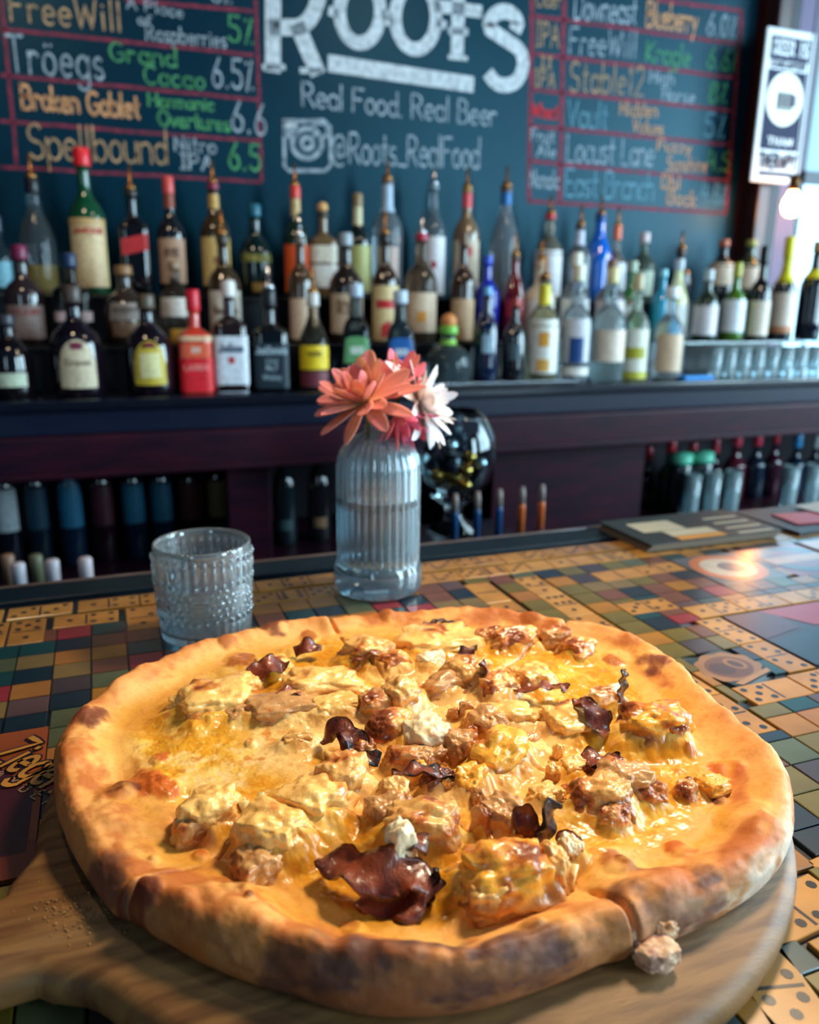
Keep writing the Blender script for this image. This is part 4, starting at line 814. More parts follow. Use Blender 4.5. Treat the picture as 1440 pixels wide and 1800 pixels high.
# ================================================================ wooden pizza board
BT = .020; PZ = BZ+.0008+BT
wm = mat('board_wood', (146, 104, 60), .5, noise=(7, 5, (104, 68, 38), .38, .66), bump=[(60, 4, .25, .0008)], nscale=(3, 22, 6))
t = thing('pizza_board', (BC[0], BC[1], BZ+.0008), 'round wooden serving board with handle under the pizza', 'board', rz=0)
hd = math.radians(197)      # direction of the handle
N = 220; out = []
for i in range(N):
    a = 2*PI*i/N; r = BR; da = (a-hd+PI) % (2*PI)-PI
    # handle blended in with concave fillets
    if abs(da) < 1.2:
        hw = .025; L_ = .40
        rh = hw/max(abs(math.sin(da)), 1e-3) if abs(da) > 1e-3 else 9
        rh = min(rh, L_/max(math.cos(da), .2)); 
        fl = .014*math.exp(-((abs(da)-.13)/.07)**2)
        r = max(BR+fl*0.9, min(rh, L_)) if rh > BR else BR+fl
    out.append((r*math.cos(a), r*math.sin(a)))
V = []; Fc = []; lv = [(0, -.006), (.004, -.0008), (.011, 0), (.016, -.0015), (BT, -.007)]
for z, e_ in lv:
    for i, (x, y) in enumerate(out):
        x0, y0 = out[i-1]; x1, y1 = out[(i+1) % N]; tx, ty = x1-x0, y1-y0; l = math.hypot(tx, ty); V.append((x+ty/l*e_, y-tx/l*e_, z))
for l in range(len(lv)-1):
    for i in range(N): i2 = (i+1) % N; Fc.append((l*N+i, l*N+i2, (l+1)*N+i2, (l+1)*N+i))
Fc.append(tuple(reversed(range(N)))); Fc.append(tuple(range(4*N, 5*N)))
me = raw('wooden_disc', V, Fc, wm); me.set_sharp_from_angle(angle=.9); obj('wooden_disc', me, t)
rs = random.Random(5); mb = MB()
for k in range(170):
    a = rs.gauss(0, 1); q = atz(130+rs.gauss(0, 45), 1600+rs.gauss(0, 22), PZ); s_ = rs.uniform(.0002, .0008); mb.ball((q[0], q[1], PZ+s_*.6), s_, 6, 0, .7)
tag(mb.build('crumbs', mat('crumb_tan', (160, 122, 72), .8)), 'scatter of small cornmeal crumbs on the wooden board', 'crumbs', kind='stuff')
# ================================================================ pizza
PC = np.array([.150, .407])
oz = {}
sil = [(95,1360,.012),(100,1300,.014),(130,1248,.018),(160,1218,.02),(215,1178,.022),(290,1138,.022),(360,1112,.022),(440,1092,.022),(500,1080,.021),(556,1074,.021),(565,1079,.020),(640,1066,.02),(700,1062,.02),(760,1060,.02),(880,1063,.02),(950,1072,.02),(1010,1086,.02),(1060,1090,.02),(1120,1110,.02),(1180,1140,.021),(1240,1195,.022),(1290,1240,.022),(1350,1290,.022),(1385,1330,.02),(1397,1390,.014),(1396,1450,.010),(1380,1510,.006),(1340,1565,.004),(1270,1615,.003),(1200,1650,.003),(1150,1672,.003),(1115,1690,.002),(1060,1702,.002),(950,1750,.002),(850,1782,.002),(760,1795,.002),(680,1797,.002),(600,1786,.002),(500,1752,.002),(400,1722,.002),(300,1672,.002),(235,1636,.002),(196,1612,.003),(150,1545,.003),(115,1470,.005),(97,1410,.009)]
th, rr = [], []
for px, py, dz in sil:
    q = atz(px, py, PZ+dz)[:2]-PC; th.append(math.atan2(q[1], q[0])); rr.append(math.hypot(*q))
o_ = np.argsort(th); th = np.array(th)[o_]; rr = np.array(rr)[o_]
NT = 1200; TH = np.linspace(-PI, PI, NT, endpoint=False)
R_ = np.interp(TH, np.r_[th[-1]-2*PI, th, th[0]+2*PI], np.r_[rr[-1], rr, rr[0]])
kern = np.hanning(17); kern /= kern.sum(); R_ = np.convolve(np.r_[R_[-8:], R_, R_[:8]], kern, 'valid')
def wp(px, py, dz=.012): return atz(px, py, PZ+dz)[:2]
def pr_(px_, at=(700, 1350)):      # pixel length to metres near a point
    return px_*float((atz(at[0], at[1], PZ)-CAM) @ _f)/F_PX
def pang(px, py): q = wp(px, py)-PC; return math.atan2(q[1], q[0])
def bumpa(a0, wd): d = (TH-a0+PI) % (2*PI)-PI; return np.exp(-(d/wd)**2)
ring3 = np.c_[np.cos(TH)*3, np.sin(TH)*3, np.zeros(NT)]
n1 = fbm(ring3, 1.1, 3); n2 = fbm(ring3+9, 2.5, 3)
nearf = .5-.5*np.sin(TH+.2)
Wc = .029+.010*nearf+.006*n1+.010*bumpa(pang(240, 1600), .45)+.005*bumpa(pang(1150, 1560), .30)-.006*bumpa(pang(800, 1700), .3)+.004*bumpa(pang(180, 1330), .3)
Hc = .0168+.0058*nearf+.0052*n2+.002*bumpa(pang(150, 1300), .3)+.003*bumpa(pang(760, 1680), .4)
cuts = [((562, 1078), (1122, 1660)), ((1014, 1092), (197, 1612))]
zi = .0085
prof = np.array([(0, 0, 0), (.14, .0, .05), (.32, 0, .28), (.52, 0, .66), (.68, 0, .93), (.81, 0, 1.0), (.92, 0, .84), (1.0, 0, .5), (.985, 0, .2), (.93, 0, .03), (.84, 0, -.0)])
def crom(P, n):
    out_ = []; P = np.asarray(P)
    for i in range(len(P)-1):
        p0, p1, p2, p3 = P[max(i-1, 0)], P[i], P[i+1], P[min(i+2, len(P)-1)]
        for k in range(n):
            t_ = k/n; out_.append(.5*((2*p1)+(-p0+p2)*t_+(2*p0-5*p1+4*p2-p3)*t_**2+(-p0+3*p1-3*p2+p3)*t_**3))
    out_.append(P[-1]); return np.array(out_)
pf = crom(prof[:, [0, 2]], 9); NI = 250
# ---- features on the pizza given by where they sit
topp = []   # (px, py, wpx, hpx, kind, height m, rot, cover)
def T(px, py, w_, h_, kind, ht, rot=0.0, cover=.55): topp.append((px, py, w_, h_, kind, ht, rot, cover))
T(372,1222,120,95,'cheesy',.019,.1,.8); T(430,1200,50,40,'cheesy',.012,.5,.8); T(562,1196,130,62,'cheesy',.017,-.1,.8); T(500,1242,130,44,'meat',.014,.0,.5); T(420,1255,55,36,'meat',.011,.2,.4); T(590,1240,90,50,'cheesy',.014,0,.6)
T(645,1140,80,66,'toasted',.018,.3,.6); T(690,1165,60,40,'cheesy',.015,.3,.7); T(770,1122,150,48,'cheesy',.015,-.1,.7); T(860,1118,60,40,'meat',.015,.2,.5); T(905,1124,84,46,'toasted',.018,0,.5); T(975,1118,54,40,'meat',.015,0,.4); T(1015,1135,64,46,'toasted',.015,.4,.5)
T(822,1182,80,66,'toasted',.022,.2,.7); T(780,1205,80,50,'meat',.016,.1,.5); T(870,1205,70,60,'toasted',.018,.2,.5); T(935,1185,70,60,'cheesy',.015,.2,.8)
T(706,1225,70,60,'toasted',.021,.4,.5); T(660,1240,60,50,'meat',.017,.1,.4); T(690,1275,96,60,'toasted',.017,.2,.5); T(748,1290,78,76,'white',.019,.2,.7); T(805,1305,60,62,'meat',.016,.3,.4); T(760,1330,60,40,'meat',.012,.3,.3)
T(890,1255,110,60,'cheesy',.015,-.3,.8); T(860,1265,64,60,'meat',.015,.4,.4); T(1000,1262,90,80,'cheesy',.017,.1,.75); T(1065,1225,70,40,'white',.014,0,.6); T(1145,1272,120,86,'cheesy2',.024,-.45,.6); T(1180,1290,50,50,'white',.018,.1,.6)
T(880,1326,120,74,'cheesy2',.023,.35,.6); T(1095,1380,110,74,'meat',.021,-.4,.5); T(1055,1400,110,80,'toasted',.02,-.5,.5); T(1010,1345,60,44,'cheesy',.012,0,.8); T(1060,1350,80,40,'bacond',.012,.2,.3)
T(600,1368,90,80,'toasted',.024,.8,.6); T(545,1405,110,110,'cheesy',.021,.8,.75); T(480,1455,95,110,'cheesy',.021,.9,.75); T(455,1500,90,80,'meat',.013,.3,.5); T(370,1425,110,80,'cheesy',.019,.4,.8); T(340,1452,70,50,'meat',.014,.1,.5)
T(690,1400,60,60,'toasted',.018,.6,.5); T(740,1455,140,80,'toasted',.022,-.4,.5); T(680,1430,70,70,'meat',.018,.2,.5); T(890,1535,170,110,'cheesy2',.024,-.1,.6); T(870,1575,110,60,'toasted',.017,0,.5); T(965,1530,60,80,'toasted',.022,.3,.5); T(1000,1500,40,60,'white',.017,0,.5)
T(885,1440,70,80,'meat',.021,.4,.4); T(850,1455,34,50,'meat',.02,.4,.3); T(830,1372,70,50,'cheesy2',.016,.5,.8); T(770,1375,60,30,'bacond',.013,0,.3); T(720,1335,80,40,'meat',.015,-.3,.4); T(1205,1385,40,34,'meat',.010,.2,.4); T(1250,1370,60,46,'cheesy2',.009,.2,.9); T(520,1300,60,24,'toasted',.010,.1,.8)
T(1080,1440,60,40,'meat',.014,.1,.4); T(1140,1395,60,44,'meat',.014,-.3,.4); T(960,1400,60,40,'cheesy',.012,.1,.8); T(320,1235,44,40,'cheesy',.011,.2,.8); T(480,1165,60,40,'cheesy',.011,.2,.8); T(760,1160,50,34,'white',.012,.2,.7); T(930,1300,50,30,'meat',.010,.2,.5); T(640,1320,50,40,'meat',.014,.3,.4)
blis = [(482,1103,22,'d'),(545,1112,15,'b'),(425,1150,26,'b'),(680,1082,12,'b'),(935,1090,16,'b'),(1085,1148,22,'b'),(1140,1165,26,'d'),(1208,1178,14,'d'),(250,1378,40,'o'),(215,1395,24,'d'),(290,1385,26,'o'),(420,1575,26,'d'),(452,1585,24,'o'),(440,1605,9,'d'),(225,1595,36,'d'),(262,1588,26,'d'),(622,1622,20,'b'),(272,1510,10,'b'),(1282,1342,24,'o'),(1268,1395,12,'d'),(1196,1480,22,'o'),(1085,1525,26,'b'),(935,1640,20,'b'),(165,1270,26,'d'),(400,1130,14,'b'),(350,1490,12,'o'),(1100,1520,14,'d'),(440,1302,10,'o'),(500,1262,8,'o'),(280,1330,16,'o'),(1200,1100,10,'b'),(1212,1320,8,'b')]
char = [(770,1680,70),(700,1700,40),(590,1735,40),(650,1712,45),(930,1700,48),(860,1712,40),(560,1700,30),(500,1705,30),(1140,1545,40),(1105,1600,35),(1220,1560,30),(1240,1590,34),(165,1560,40),(1190,1620,25),(800,1740,60),(1010,1720,40)]
white = [(420,1320,150,60),(560,1290,110,34),(700,1180,70,30),(905,1170,90,40),(560,1440,60,40),(880,1240,70,34),(760,1235,60,25),(960,1310,60,40),(1000,1430,110,60),(830,1425,80,50),(620,1400,60,60),(460,1370,110,40)]
oil = [(380,1500,90,50),(570,1570,120,60),(1290,1270,90,70),(640,1600,100,40),(360,1255,60,30),(240,1230,50,60),(1200,1450,120,70),(1090,1200,90,50),(560,1110,70,20),(470,1130,60,20),(600,1170,60,30),(700,1610,120,30),(310,1460,60,50),(1150,1350,80,40),(650,1480,50,60)]
def field(X, Y):
    """height above the base sheet and colour for interior points"""
    P3 = np.stack([X, Y, np.zeros_like(X)], -1)
    h = np.zeros_like(X)
    for (px, py, a, b) in white:
        c = wp(px, py); a_, b_ = pr_(a, (px, py)), pr_(b, (px, py))*1.9; q = ((X-c[0])/a_)**2+((Y-c[1])/b_)**2; h = np.maximum(h, .0026*sstep(1.35, .8, q+.7*fbm(P3, 38, 4)))
    h = h+.0022*np.maximum(fbm(P3+8, 34, 3), -.1)+.0011*fbm(P3, 60, 3)+.0007*fbm(P3+3, 190, 3)+.0004*np.abs(fbm(P3+5, 420, 2))
    nb = fbm(P3+11, 75, 3); nc = fbm(P3+13, 220, 2); B = np.zeros_like(X); near_ = np.zeros_like(X)
    for (px, py, w_, h_, kind, ht, rot, cov) in topp:
        c = wp(px, py+h_*.25); a = pr_(w_, (px, py))*.5; b = max(a*.62, pr_(h_, (px, py))*.55); b = min(b, a*1.25)
        dx, dy = X-c[0], Y-c[1]; cr_, sr_ = math.cos(rot), math.sin(rot); u, v = dx*cr_+dy*sr_, -dx*sr_+dy*cr_
        q = np.sqrt((u/a)**2+(v/b)**2); m = q < 2.6
        if kind in ('cheesy', 'cheesy2', 'white'): f_ = ht*.55*(1-sstep(.5, 1.75, q+.3*nb))
        elif kind == 'toasted': f_ = ht*.50*(1-sstep(.5, 1.65, q+.35*nb))
        else: f_ = ht*.40*(1-sstep(.5, 1.6, q+.35*nb))
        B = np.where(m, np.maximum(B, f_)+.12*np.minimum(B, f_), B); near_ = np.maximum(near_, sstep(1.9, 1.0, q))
    return h+B, B, near_
def colour(X, Y, ri):
    P3 = np.stack([X, Y, np.zeros_like(X)], -1)
    n = fbm(P3, 38, 4); nf = fbm(P3+2, 150, 3)
    C = np.array([236, 180, 84.])+np.zeros(X.shape+(3,))
    def mixc(C, c, m): m = np.clip(m, 0, 1)[..., None]; return C*(1-m)+np.array(c, float)*m
    C = mixc(C, (222, 148, 24), sstep(-.08, .3, n+.15*nf)*.8)
    C = mixc(C, (240, 196, 110), sstep(.02, .4, -n+.2*nf)*.8)
    for (px, py, a, b) in white:
        c = wp(px, py); a_, b_ = pr_(a, (px, py)), pr_(b, (px, py))*1.9; q = ((X-c[0])/a_)**2+((Y-c[1])/b_)**2; C = mixc(C, (252, 210, 138), sstep(1.35, .75, q+.7*n)*.9)
    for (px, py, a, b) in oil:
        c = wp(px, py); a_, b_ = pr_(a, (px, py)), pr_(b, (px, py))*1.9; q = ((X-c[0])/a_)**2+((Y-c[1])/b_)**2; C = mixc(C, (206, 138, 14), sstep(1.2, .2, q+.6*n+.3*nf)*.7)
    # brown toasted flecks
    C = mixc(C, (206, 120, 40), sstep(.30, .5, fbm(P3+7, 90, 3))*.7)
    return C
def blisters(X, Y, C, Z=None):
    P3 = np.stack([X, Y, np.zeros_like(X)], -1); n = fbm(P3+4, 120, 4)
    for (px, py, r, k) in blis:
        c = wp(px, py, .014); a_ = pr_(r, (px, py)); b_ = a_*1.15
        q = ((X-c[0])/a_)**2+((Y-c[1])/b_)**2; m = sstep(1.3, .35, q+1.5*n)
        col = {'d': (108, 48, 28), 'b': (176, 96, 40), 'o': (204, 96, 30)}[k]
        C = C*(1-.85*m[..., None])+np.array(col, float)*.85*m[..., None]
        if Z is not None: Z = Z+.0022*sstep(1.6, .1, q)*(1+.5*n)
    return C, Z
def cutd(X, Y):
    best = np.full(X.shape, 9.)
    for (a, b) in cuts:
        A_, B_ = wp(*a), wp(*b); d = B_-A_; L_ = np.hypot(*d); nx, ny = -d[1]/L_, d[0]/L_
        wob = .0015*vnoise(np.stack([X*60, Y*60, X*0], -1))
        best = np.minimum(best, np.abs((X-A_[0])*nx+(Y-A_[1])*ny+wob))
    return best
# puffed lobes of dough
puffs = [(245, 1405, 75, .0055), (430, 1600, 85, .0055), (1110, 1545, 75, .0060), (690, 1672, 90, .0045), (200, 1300, 60, .003), (1330, 1440, 60, .003), (330, 1640, 60, .003), (1000, 1690, 60, .003)]
def puff(X, Y):
    z = np.zeros_like(X); P3 = np.stack([X, Y, X*0], -1); n = fbm(P3+41, 55, 3)
    for (px, py, r, h_) in puffs:
        c = wp(px, py, .016); a_ = pr_(r, (px, py)); q = ((X-c[0])/a_)**2+((Y-c[1])/(a_*1.25))**2; z = np.maximum(z, h_*sstep(1.25, .05, q+.5*n))
    return z
# interior sheet
Ri = R_-Wc
s = np.linspace(0, 1, NI)**.85
X = PC[0]+np.outer(s, Ri*np.cos(TH)); Y = PC[1]+np.outer(s, Ri*np.sin(TH))
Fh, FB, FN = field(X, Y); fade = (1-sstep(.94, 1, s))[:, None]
Z = zi+Fh*fade+puff(X, Y)
C = colour(X, Y, s)
gs_ = np.gradient(FB, axis=0)/np.maximum(np.gradient(s)[:, None]*Ri[None, :], 1e-4); gt_ = np.gradient(FB, axis=1)/np.maximum(s[:, None]*Ri[None, :]*2*PI/NT, 1e-4)
slope = np.hypot(gs_, gt_); P3 = np.stack([X, Y, Z], -1); w1 = fbm(P3+21, 80, 4); w2 = fbm(P3+23, 260, 3)
def mx(C, c, m): m = np.clip(m, 0, 1)[..., None]; return C*(1-m)+np.array(c, float)*m
rim_ = (sstep(.46, .64, s)*sstep(1.04, .92, s))[:, None]*np.ones_like(X); C = mx(C, (226, 150, 22), rim_*sstep(-.4, .15, w1+.3*w2)*.85); C = mx(C, (246, 204, 96), rim_*sstep(.05, .4, w2-.5*w1)*.6)
# oil tone with contact shade painted in round the feet of the chunks, melted cheese on their tops, browned meat where their sides show
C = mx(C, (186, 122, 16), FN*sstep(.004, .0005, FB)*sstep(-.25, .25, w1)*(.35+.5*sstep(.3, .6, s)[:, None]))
C = mx(C, (248, 198, 118), sstep(.62, .40, s)[:, None]*sstep(-.25, .15, w1+.4*w2)*.7)
C = mx(C, (252, 198, 108), sstep(.005, .011, FB)*sstep(-.3, .2, w1+.2)*.8)
C = mx(C, (186, 120, 44), sstep(.05, .4, w1+.4*w2)*sstep(.001, .005, FB)*.6)
C = mx(C, (214, 116, 36), sstep(.008, .016, FB)*sstep(.12, .34, w1+.35*w2)*.85)
C = mx(C, (130, 56, 22), sstep(.010, .018, FB)*sstep(.30, .48, w1+.4*w2)*.8)
eg = sstep(.84, 1, s)[:, None]*np.ones_like(X); nn = fbm(np.stack([X, Y, X*0], -1), 45, 3)
m = np.clip(eg+.6*nn*(eg > 0), 0, 1)[..., None]*eg[..., None]; C = C*(1-m)+np.array([246, 176, 88.])*m
C, Z = blisters(X, Y, C, Z)
cd_ = cutd(X, Y); Z = Z-.0028*np.exp(-(cd_/.0011)**2)*sstep(.3, .75, s)[:, None]
cm = (.5*np.exp(-(cd_/.0010)**2)*sstep(.5, .85, s)[:, None])[..., None]; C = C*(1-cm)+np.array([170, 100, 30.])*cm
def gridfaces(n, wrap):
    i = np.arange(n-1)[:, None]*wrap; k = np.arange(wrap)[None, :]; k2 = (k+1) % wrap
    return np.stack([(i+k).ravel(), (i+k2).ravel(), (i+wrap+k2).ravel(), (i+wrap+k).ravel()], 1)
pz = thing('pizza', (PC[0], PC[1], PZ+.0006), 'large round white pizza with chicken, bacon and melted cheese on the wooden board', 'pizza')
pl = np.array([PC[0], PC[1], 0])
cheese = mat('melted_cheese', (236, 180, 90), .31, attr=True, spec=.45, sss=.12, coat=.22, coatr=.16, noise=(260, 4, 'mul', .52, .78), bump=[(150, 3, .3, .0010), (600, 2, .15, .0003)])
doughm = mat('baked_dough', (226, 150, 78), .55, attr=True, spec=.35, noise=(420, 5, 'mul', .5, .8), bump=[(120, 5, .35, .001), (900, 3, .3, .0003)])
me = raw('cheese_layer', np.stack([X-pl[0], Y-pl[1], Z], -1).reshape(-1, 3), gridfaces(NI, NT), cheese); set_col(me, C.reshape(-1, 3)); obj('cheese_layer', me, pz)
# crust ring
NP = len(pf); U = pf[:, 0][:, None]; Hh = pf[:, 1][:, None]
Rr = Ri[None, :]+Wc[None, :]*U
Zc = np.where(np.arange(NP)[:, None] < np.argmax(pf[:, 1]), zi+Hh*(Hc[None, :]-zi), Hh*Hc[None, :])
# near the outside the profile comes down to the board
Zc = np.maximum(Zc, 0)
PU = puff(PC[0]+Rr*np.cos(TH)[None, :], PC[1]+Rr*np.sin(TH)[None, :])*(np.arange(NP)[:, None] < .8*NP); Zc = Zc+PU*sstep(1.0, .55, U)
Zc[0, :] = Z[-1, :]
Xc = PC[0]+Rr*np.cos(TH)[None, :]; Yc = PC[1]+Rr*np.sin(TH)[None, :]
P3 = np.stack([Xc, Yc, Zc*1.5], -1)
lump = fbm(P3, 26, 4); fine = fbm(P3+1, 120, 4)
wt = (np.sin(np.clip(np.arange(NP)/(NP-1), 0, 1)*PI)**.7)[:, None]
Zc = Zc+wt*(.0034*lump+.0008*fine); Rr = Rr+wt*(.0016*lump+.0006*fine)
cdc = cutd(Xc, Yc); gr = np.exp(-(cdc/.0013)**2); Zc = np.maximum(Zc-gr*Zc*.42*sstep(0, .3, Hh), 0); Rr = Rr-gr*.0035*(U > .8)
Xc = PC[0]+Rr*np.cos(TH)[None, :]; Yc = PC[1]+Rr*np.sin(TH)[None, :]
Zc[-1, :] = 0
def mx(C, c, m): m = np.clip(m, 0, 1)[..., None]; return C*(1-m)+np.array(c, float)*m
prg = np.arange(NP)[:, None]/(NP-1)+0*Xc
Cc = np.array([230, 152, 82.])+np.zeros(Xc.shape+(3,))
Cc = mx(Cc, (252, 186, 104), sstep(.55, .2, prg+.25*lump)*.9)
Cc = mx(Cc, (186, 98, 42), sstep(-.08, .32, fbm(P3+3, 20, 4)+.25*fine)*.85)
outer = sstep(.48, .72, prg+.12*lump)
Cc = mx(Cc, (180, 104, 48), outer*.8)
fl = sstep(.46, .72, prg+.15*fine)*sstep(-.35, .12, fbm(P3+6, 60, 4))
rightside = sstep(-1.5, -.9, TH)*sstep(.9, .2, TH)
Cc = mx(Cc, (238, 220, 200), fl*(.13+.87*rightside[None, :]))
for (px, py, r) in char:
    c = wp(px, py, .014); a_ = pr_(r, (px, py)); q = ((Xc-c[0])/a_)**2+((Yc-c[1])/(a_*1.1))**2
    Cc = mx(Cc, (98, 62, 54), sstep(2.2, -.2, q+2.8*lump+1.4*fine+1.6*fbm(P3*np.array([1, 1, 2.5])+51, 75, 3))*.72)
nearm = bumpa(pang(760, 1720), .75)[None, :]*sstep(.42, .66, prg+.1*lump)
Cc = mx(Cc, (150, 88, 56), nearm*.65*sstep(-.3, .3, fine+lump))
Cc, Zb = blisters(Xc, Yc, Cc, Zc*0); Zc[1:-1] += (Zb*sstep(1, .6, prg))[1:-1]
Cc = mx(Cc, (246, 214, 168), gr*.55*(prg > .35))
edge = sstep(.30, .04, prg+.34*lump+.16*fine); Cin = mx(colour(Xc, Yc, None), (250, 184, 98), .55+0*prg); Cin = Cin*sstep(0, .12, prg)[..., None]+C[-1][None]*(1-sstep(0, .12, prg)[..., None]); Cc = Cc*(1-edge[..., None])+Cin*edge[..., None]
me = raw('crust', np.stack([Xc-pl[0], Yc-pl[1], Zc], -1).reshape(-1, 3), gridfaces(NP, NT), doughm); set_col(me, Cc.reshape(-1, 3)); obj('crust', me, pz)

# ---- toppings
def cube_sphere(n):
    V = []; idx = {}; Fc = []
    g_ = np.linspace(-1, 1, n)
    for ax in range(3):
        for sgn in (-1, 1):
            ids = np.zeros((n, n), int)
            for i in range(n):
                for j in range(n):
                    p = [0, 0, 0]; p[ax] = sgn; p[(ax+1) % 3] = g_[i]; p[(ax+2) % 3] = g_[j]
                    k = tuple(round(v, 5) for v in p)
                    if k not in idx: idx[k] = len(V); V.append(p)
                    ids[i, j] = idx[k]
            for i in range(n-1):
                for j in range(n-1):
                    f = [ids[i, j], ids[i+1, j], ids[i+1, j+1], ids[i, j+1]]; Fc.append(f if sgn > 0 else f[::-1])
    return np.array(V, float), np.array(Fc)
CSV, CSF = cube_sphere(25)
topm = mat('topping', (200, 140, 80), .33, attr=True, spec=.5, coat=.35, coatr=.14, sss=.06, noise=(330, 4, 'mul', .5, .78), bump=[(200, 4, .5, .0012), (800, 3, .25, .0004)])
baconm = mat('bacon_meat', (90, 36, 26), .38, attr=True, spec=.5, coat=.35, coatr=.15, bump=[(180, 4, .7, .0016), (700, 3, .4, .0005)])
rt = np.random.RandomState(21)
def blob(px, py, w_, h_, kind, ht, rot, cov):
    c = wp(px, py+h_*.22); a = pr_(w_, (px, py))*.5; b = max(a*.62, pr_(h_, (px, py))*.55)
    b = min(b, a*1.25); P = CSV.copy(); ln = np.linalg.norm(P, axis=1, keepdims=True)
    P = P/ln*(.60+.40*ln*.74)           # between cube and sphere
    sd = rt.rand(3)*50
    n_ = fbm(CSV/ln+sd, 1.5, 3); n2_ = fbm(CSV/ln+sd, 4.5, 3); rg = np.abs(fbm(CSV/ln+sd+9, 3.0, 3))
    P = P*(1+.42*n_+.07*n2_-.10*rg+.05)[:, None]
    fl_ = 1+.28*np.clip(.2-P[:, 2], 0, 1); P[:, 0] *= a*fl_; P[:, 1] *= b*fl_; P[:, 2] *= ht*.62
    cr_, sr_ = math.cos(rot), math.sin(rot); x, y = P[:, 0]*cr_-P[:, 1]*sr_, P[:, 0]*sr_+P[:, 1]*cr_; P[:, 0], P[:, 1] = x, y
    P[:, 2] -= ht*.04
    P[:, 2] += zi+ht*.42
    P[:, 2] = np.maximum(P[:, 2], zi-.003)
    # colours
    W3 = np.c_[P[:, 0]+c[0], P[:, 1]+c[1], P[:, 2]]
    g1 = fbm(W3+sd, 50, 3); g2 = fbm(W3+sd, 200, 4); hz = (P[:, 2]-zi)/max(ht, .001)
    meat = np.array([196, 134, 70.]); Cb = meat+np.zeros((len(P), 3))
    def mx_(C, c_, m_): m_ = np.clip(m_, 0, 1)[:, None]; return C*(1-m_)+np.array(c_, float)*m_
    Cb = mx_(Cb, (222, 172, 104), sstep(-.1, .4, g1)); Cb = mx_(Cb, (146, 84, 40), sstep(.12, .45, -g1+.4*g2)*.7)
    top_c = {'cheesy': (255, 199, 110), 'cheesy2': (255, 182, 64), 'white': (250, 230, 186), 'toasted': (240, 184, 104), 'meat': (212, 158, 100), 'bacond': (120, 60, 44)}[kind]
    cv = sstep(.95-cov, 1.15-cov, hz+.35*g1)*{'meat': .7, 'toasted': .9}.get(kind, 1.0)
    Cb = mx_(Cb, top_c, cv)
    tst = {'toasted': .75, 'cheesy2': .4, 'cheesy': .22, 'white': .25}.get(kind, .3)+.12
    Cb = mx_(Cb, (196, 96, 30), sstep(.60-.3*tst, .92-.3*tst, hz*.45+g1+.4*g2)*.75)
    Cb = mx_(Cb, (110, 46, 20), sstep(.86-.3*tst, 1.1-.3*tst, hz*.45+g1+.5*g2)*.7)
    if kind == 'bacond': Cb = mx_(Cb, (84, 34, 28), np.full(len(P), .5))
    me = raw('chunk', P, CSF, topm); set_col(me, Cb)
    nm = {'meat': 'chicken_piece', 'bacond': 'bacon_piece'}.get(kind, 'chicken_piece')
    obj(nm, me, pz, (c[0]-pl[0], c[1]-pl[1], 0))
for tp in topp: blob(*tp)
# small crumbs of sausage and curd between the chunks
for k in range(46):
    tp = topp[rt.randint(len(topp))]; px = tp[0]+rt.randn()*tp[2]*.55; py = tp[1]+rt.randn()*tp[3]*.5
    if math.hypot(*(wp(px, py)-PC)) > .125: continue
    w_ = rt.uniform(14, 34); blob(px, py, w_, w_*.8, rt.choice(['meat', 'toasted', 'cheesy', 'cheesy2', 'meat']), rt.uniform(.007, .013), rt.rand()*3, rt.uniform(.4, .8))
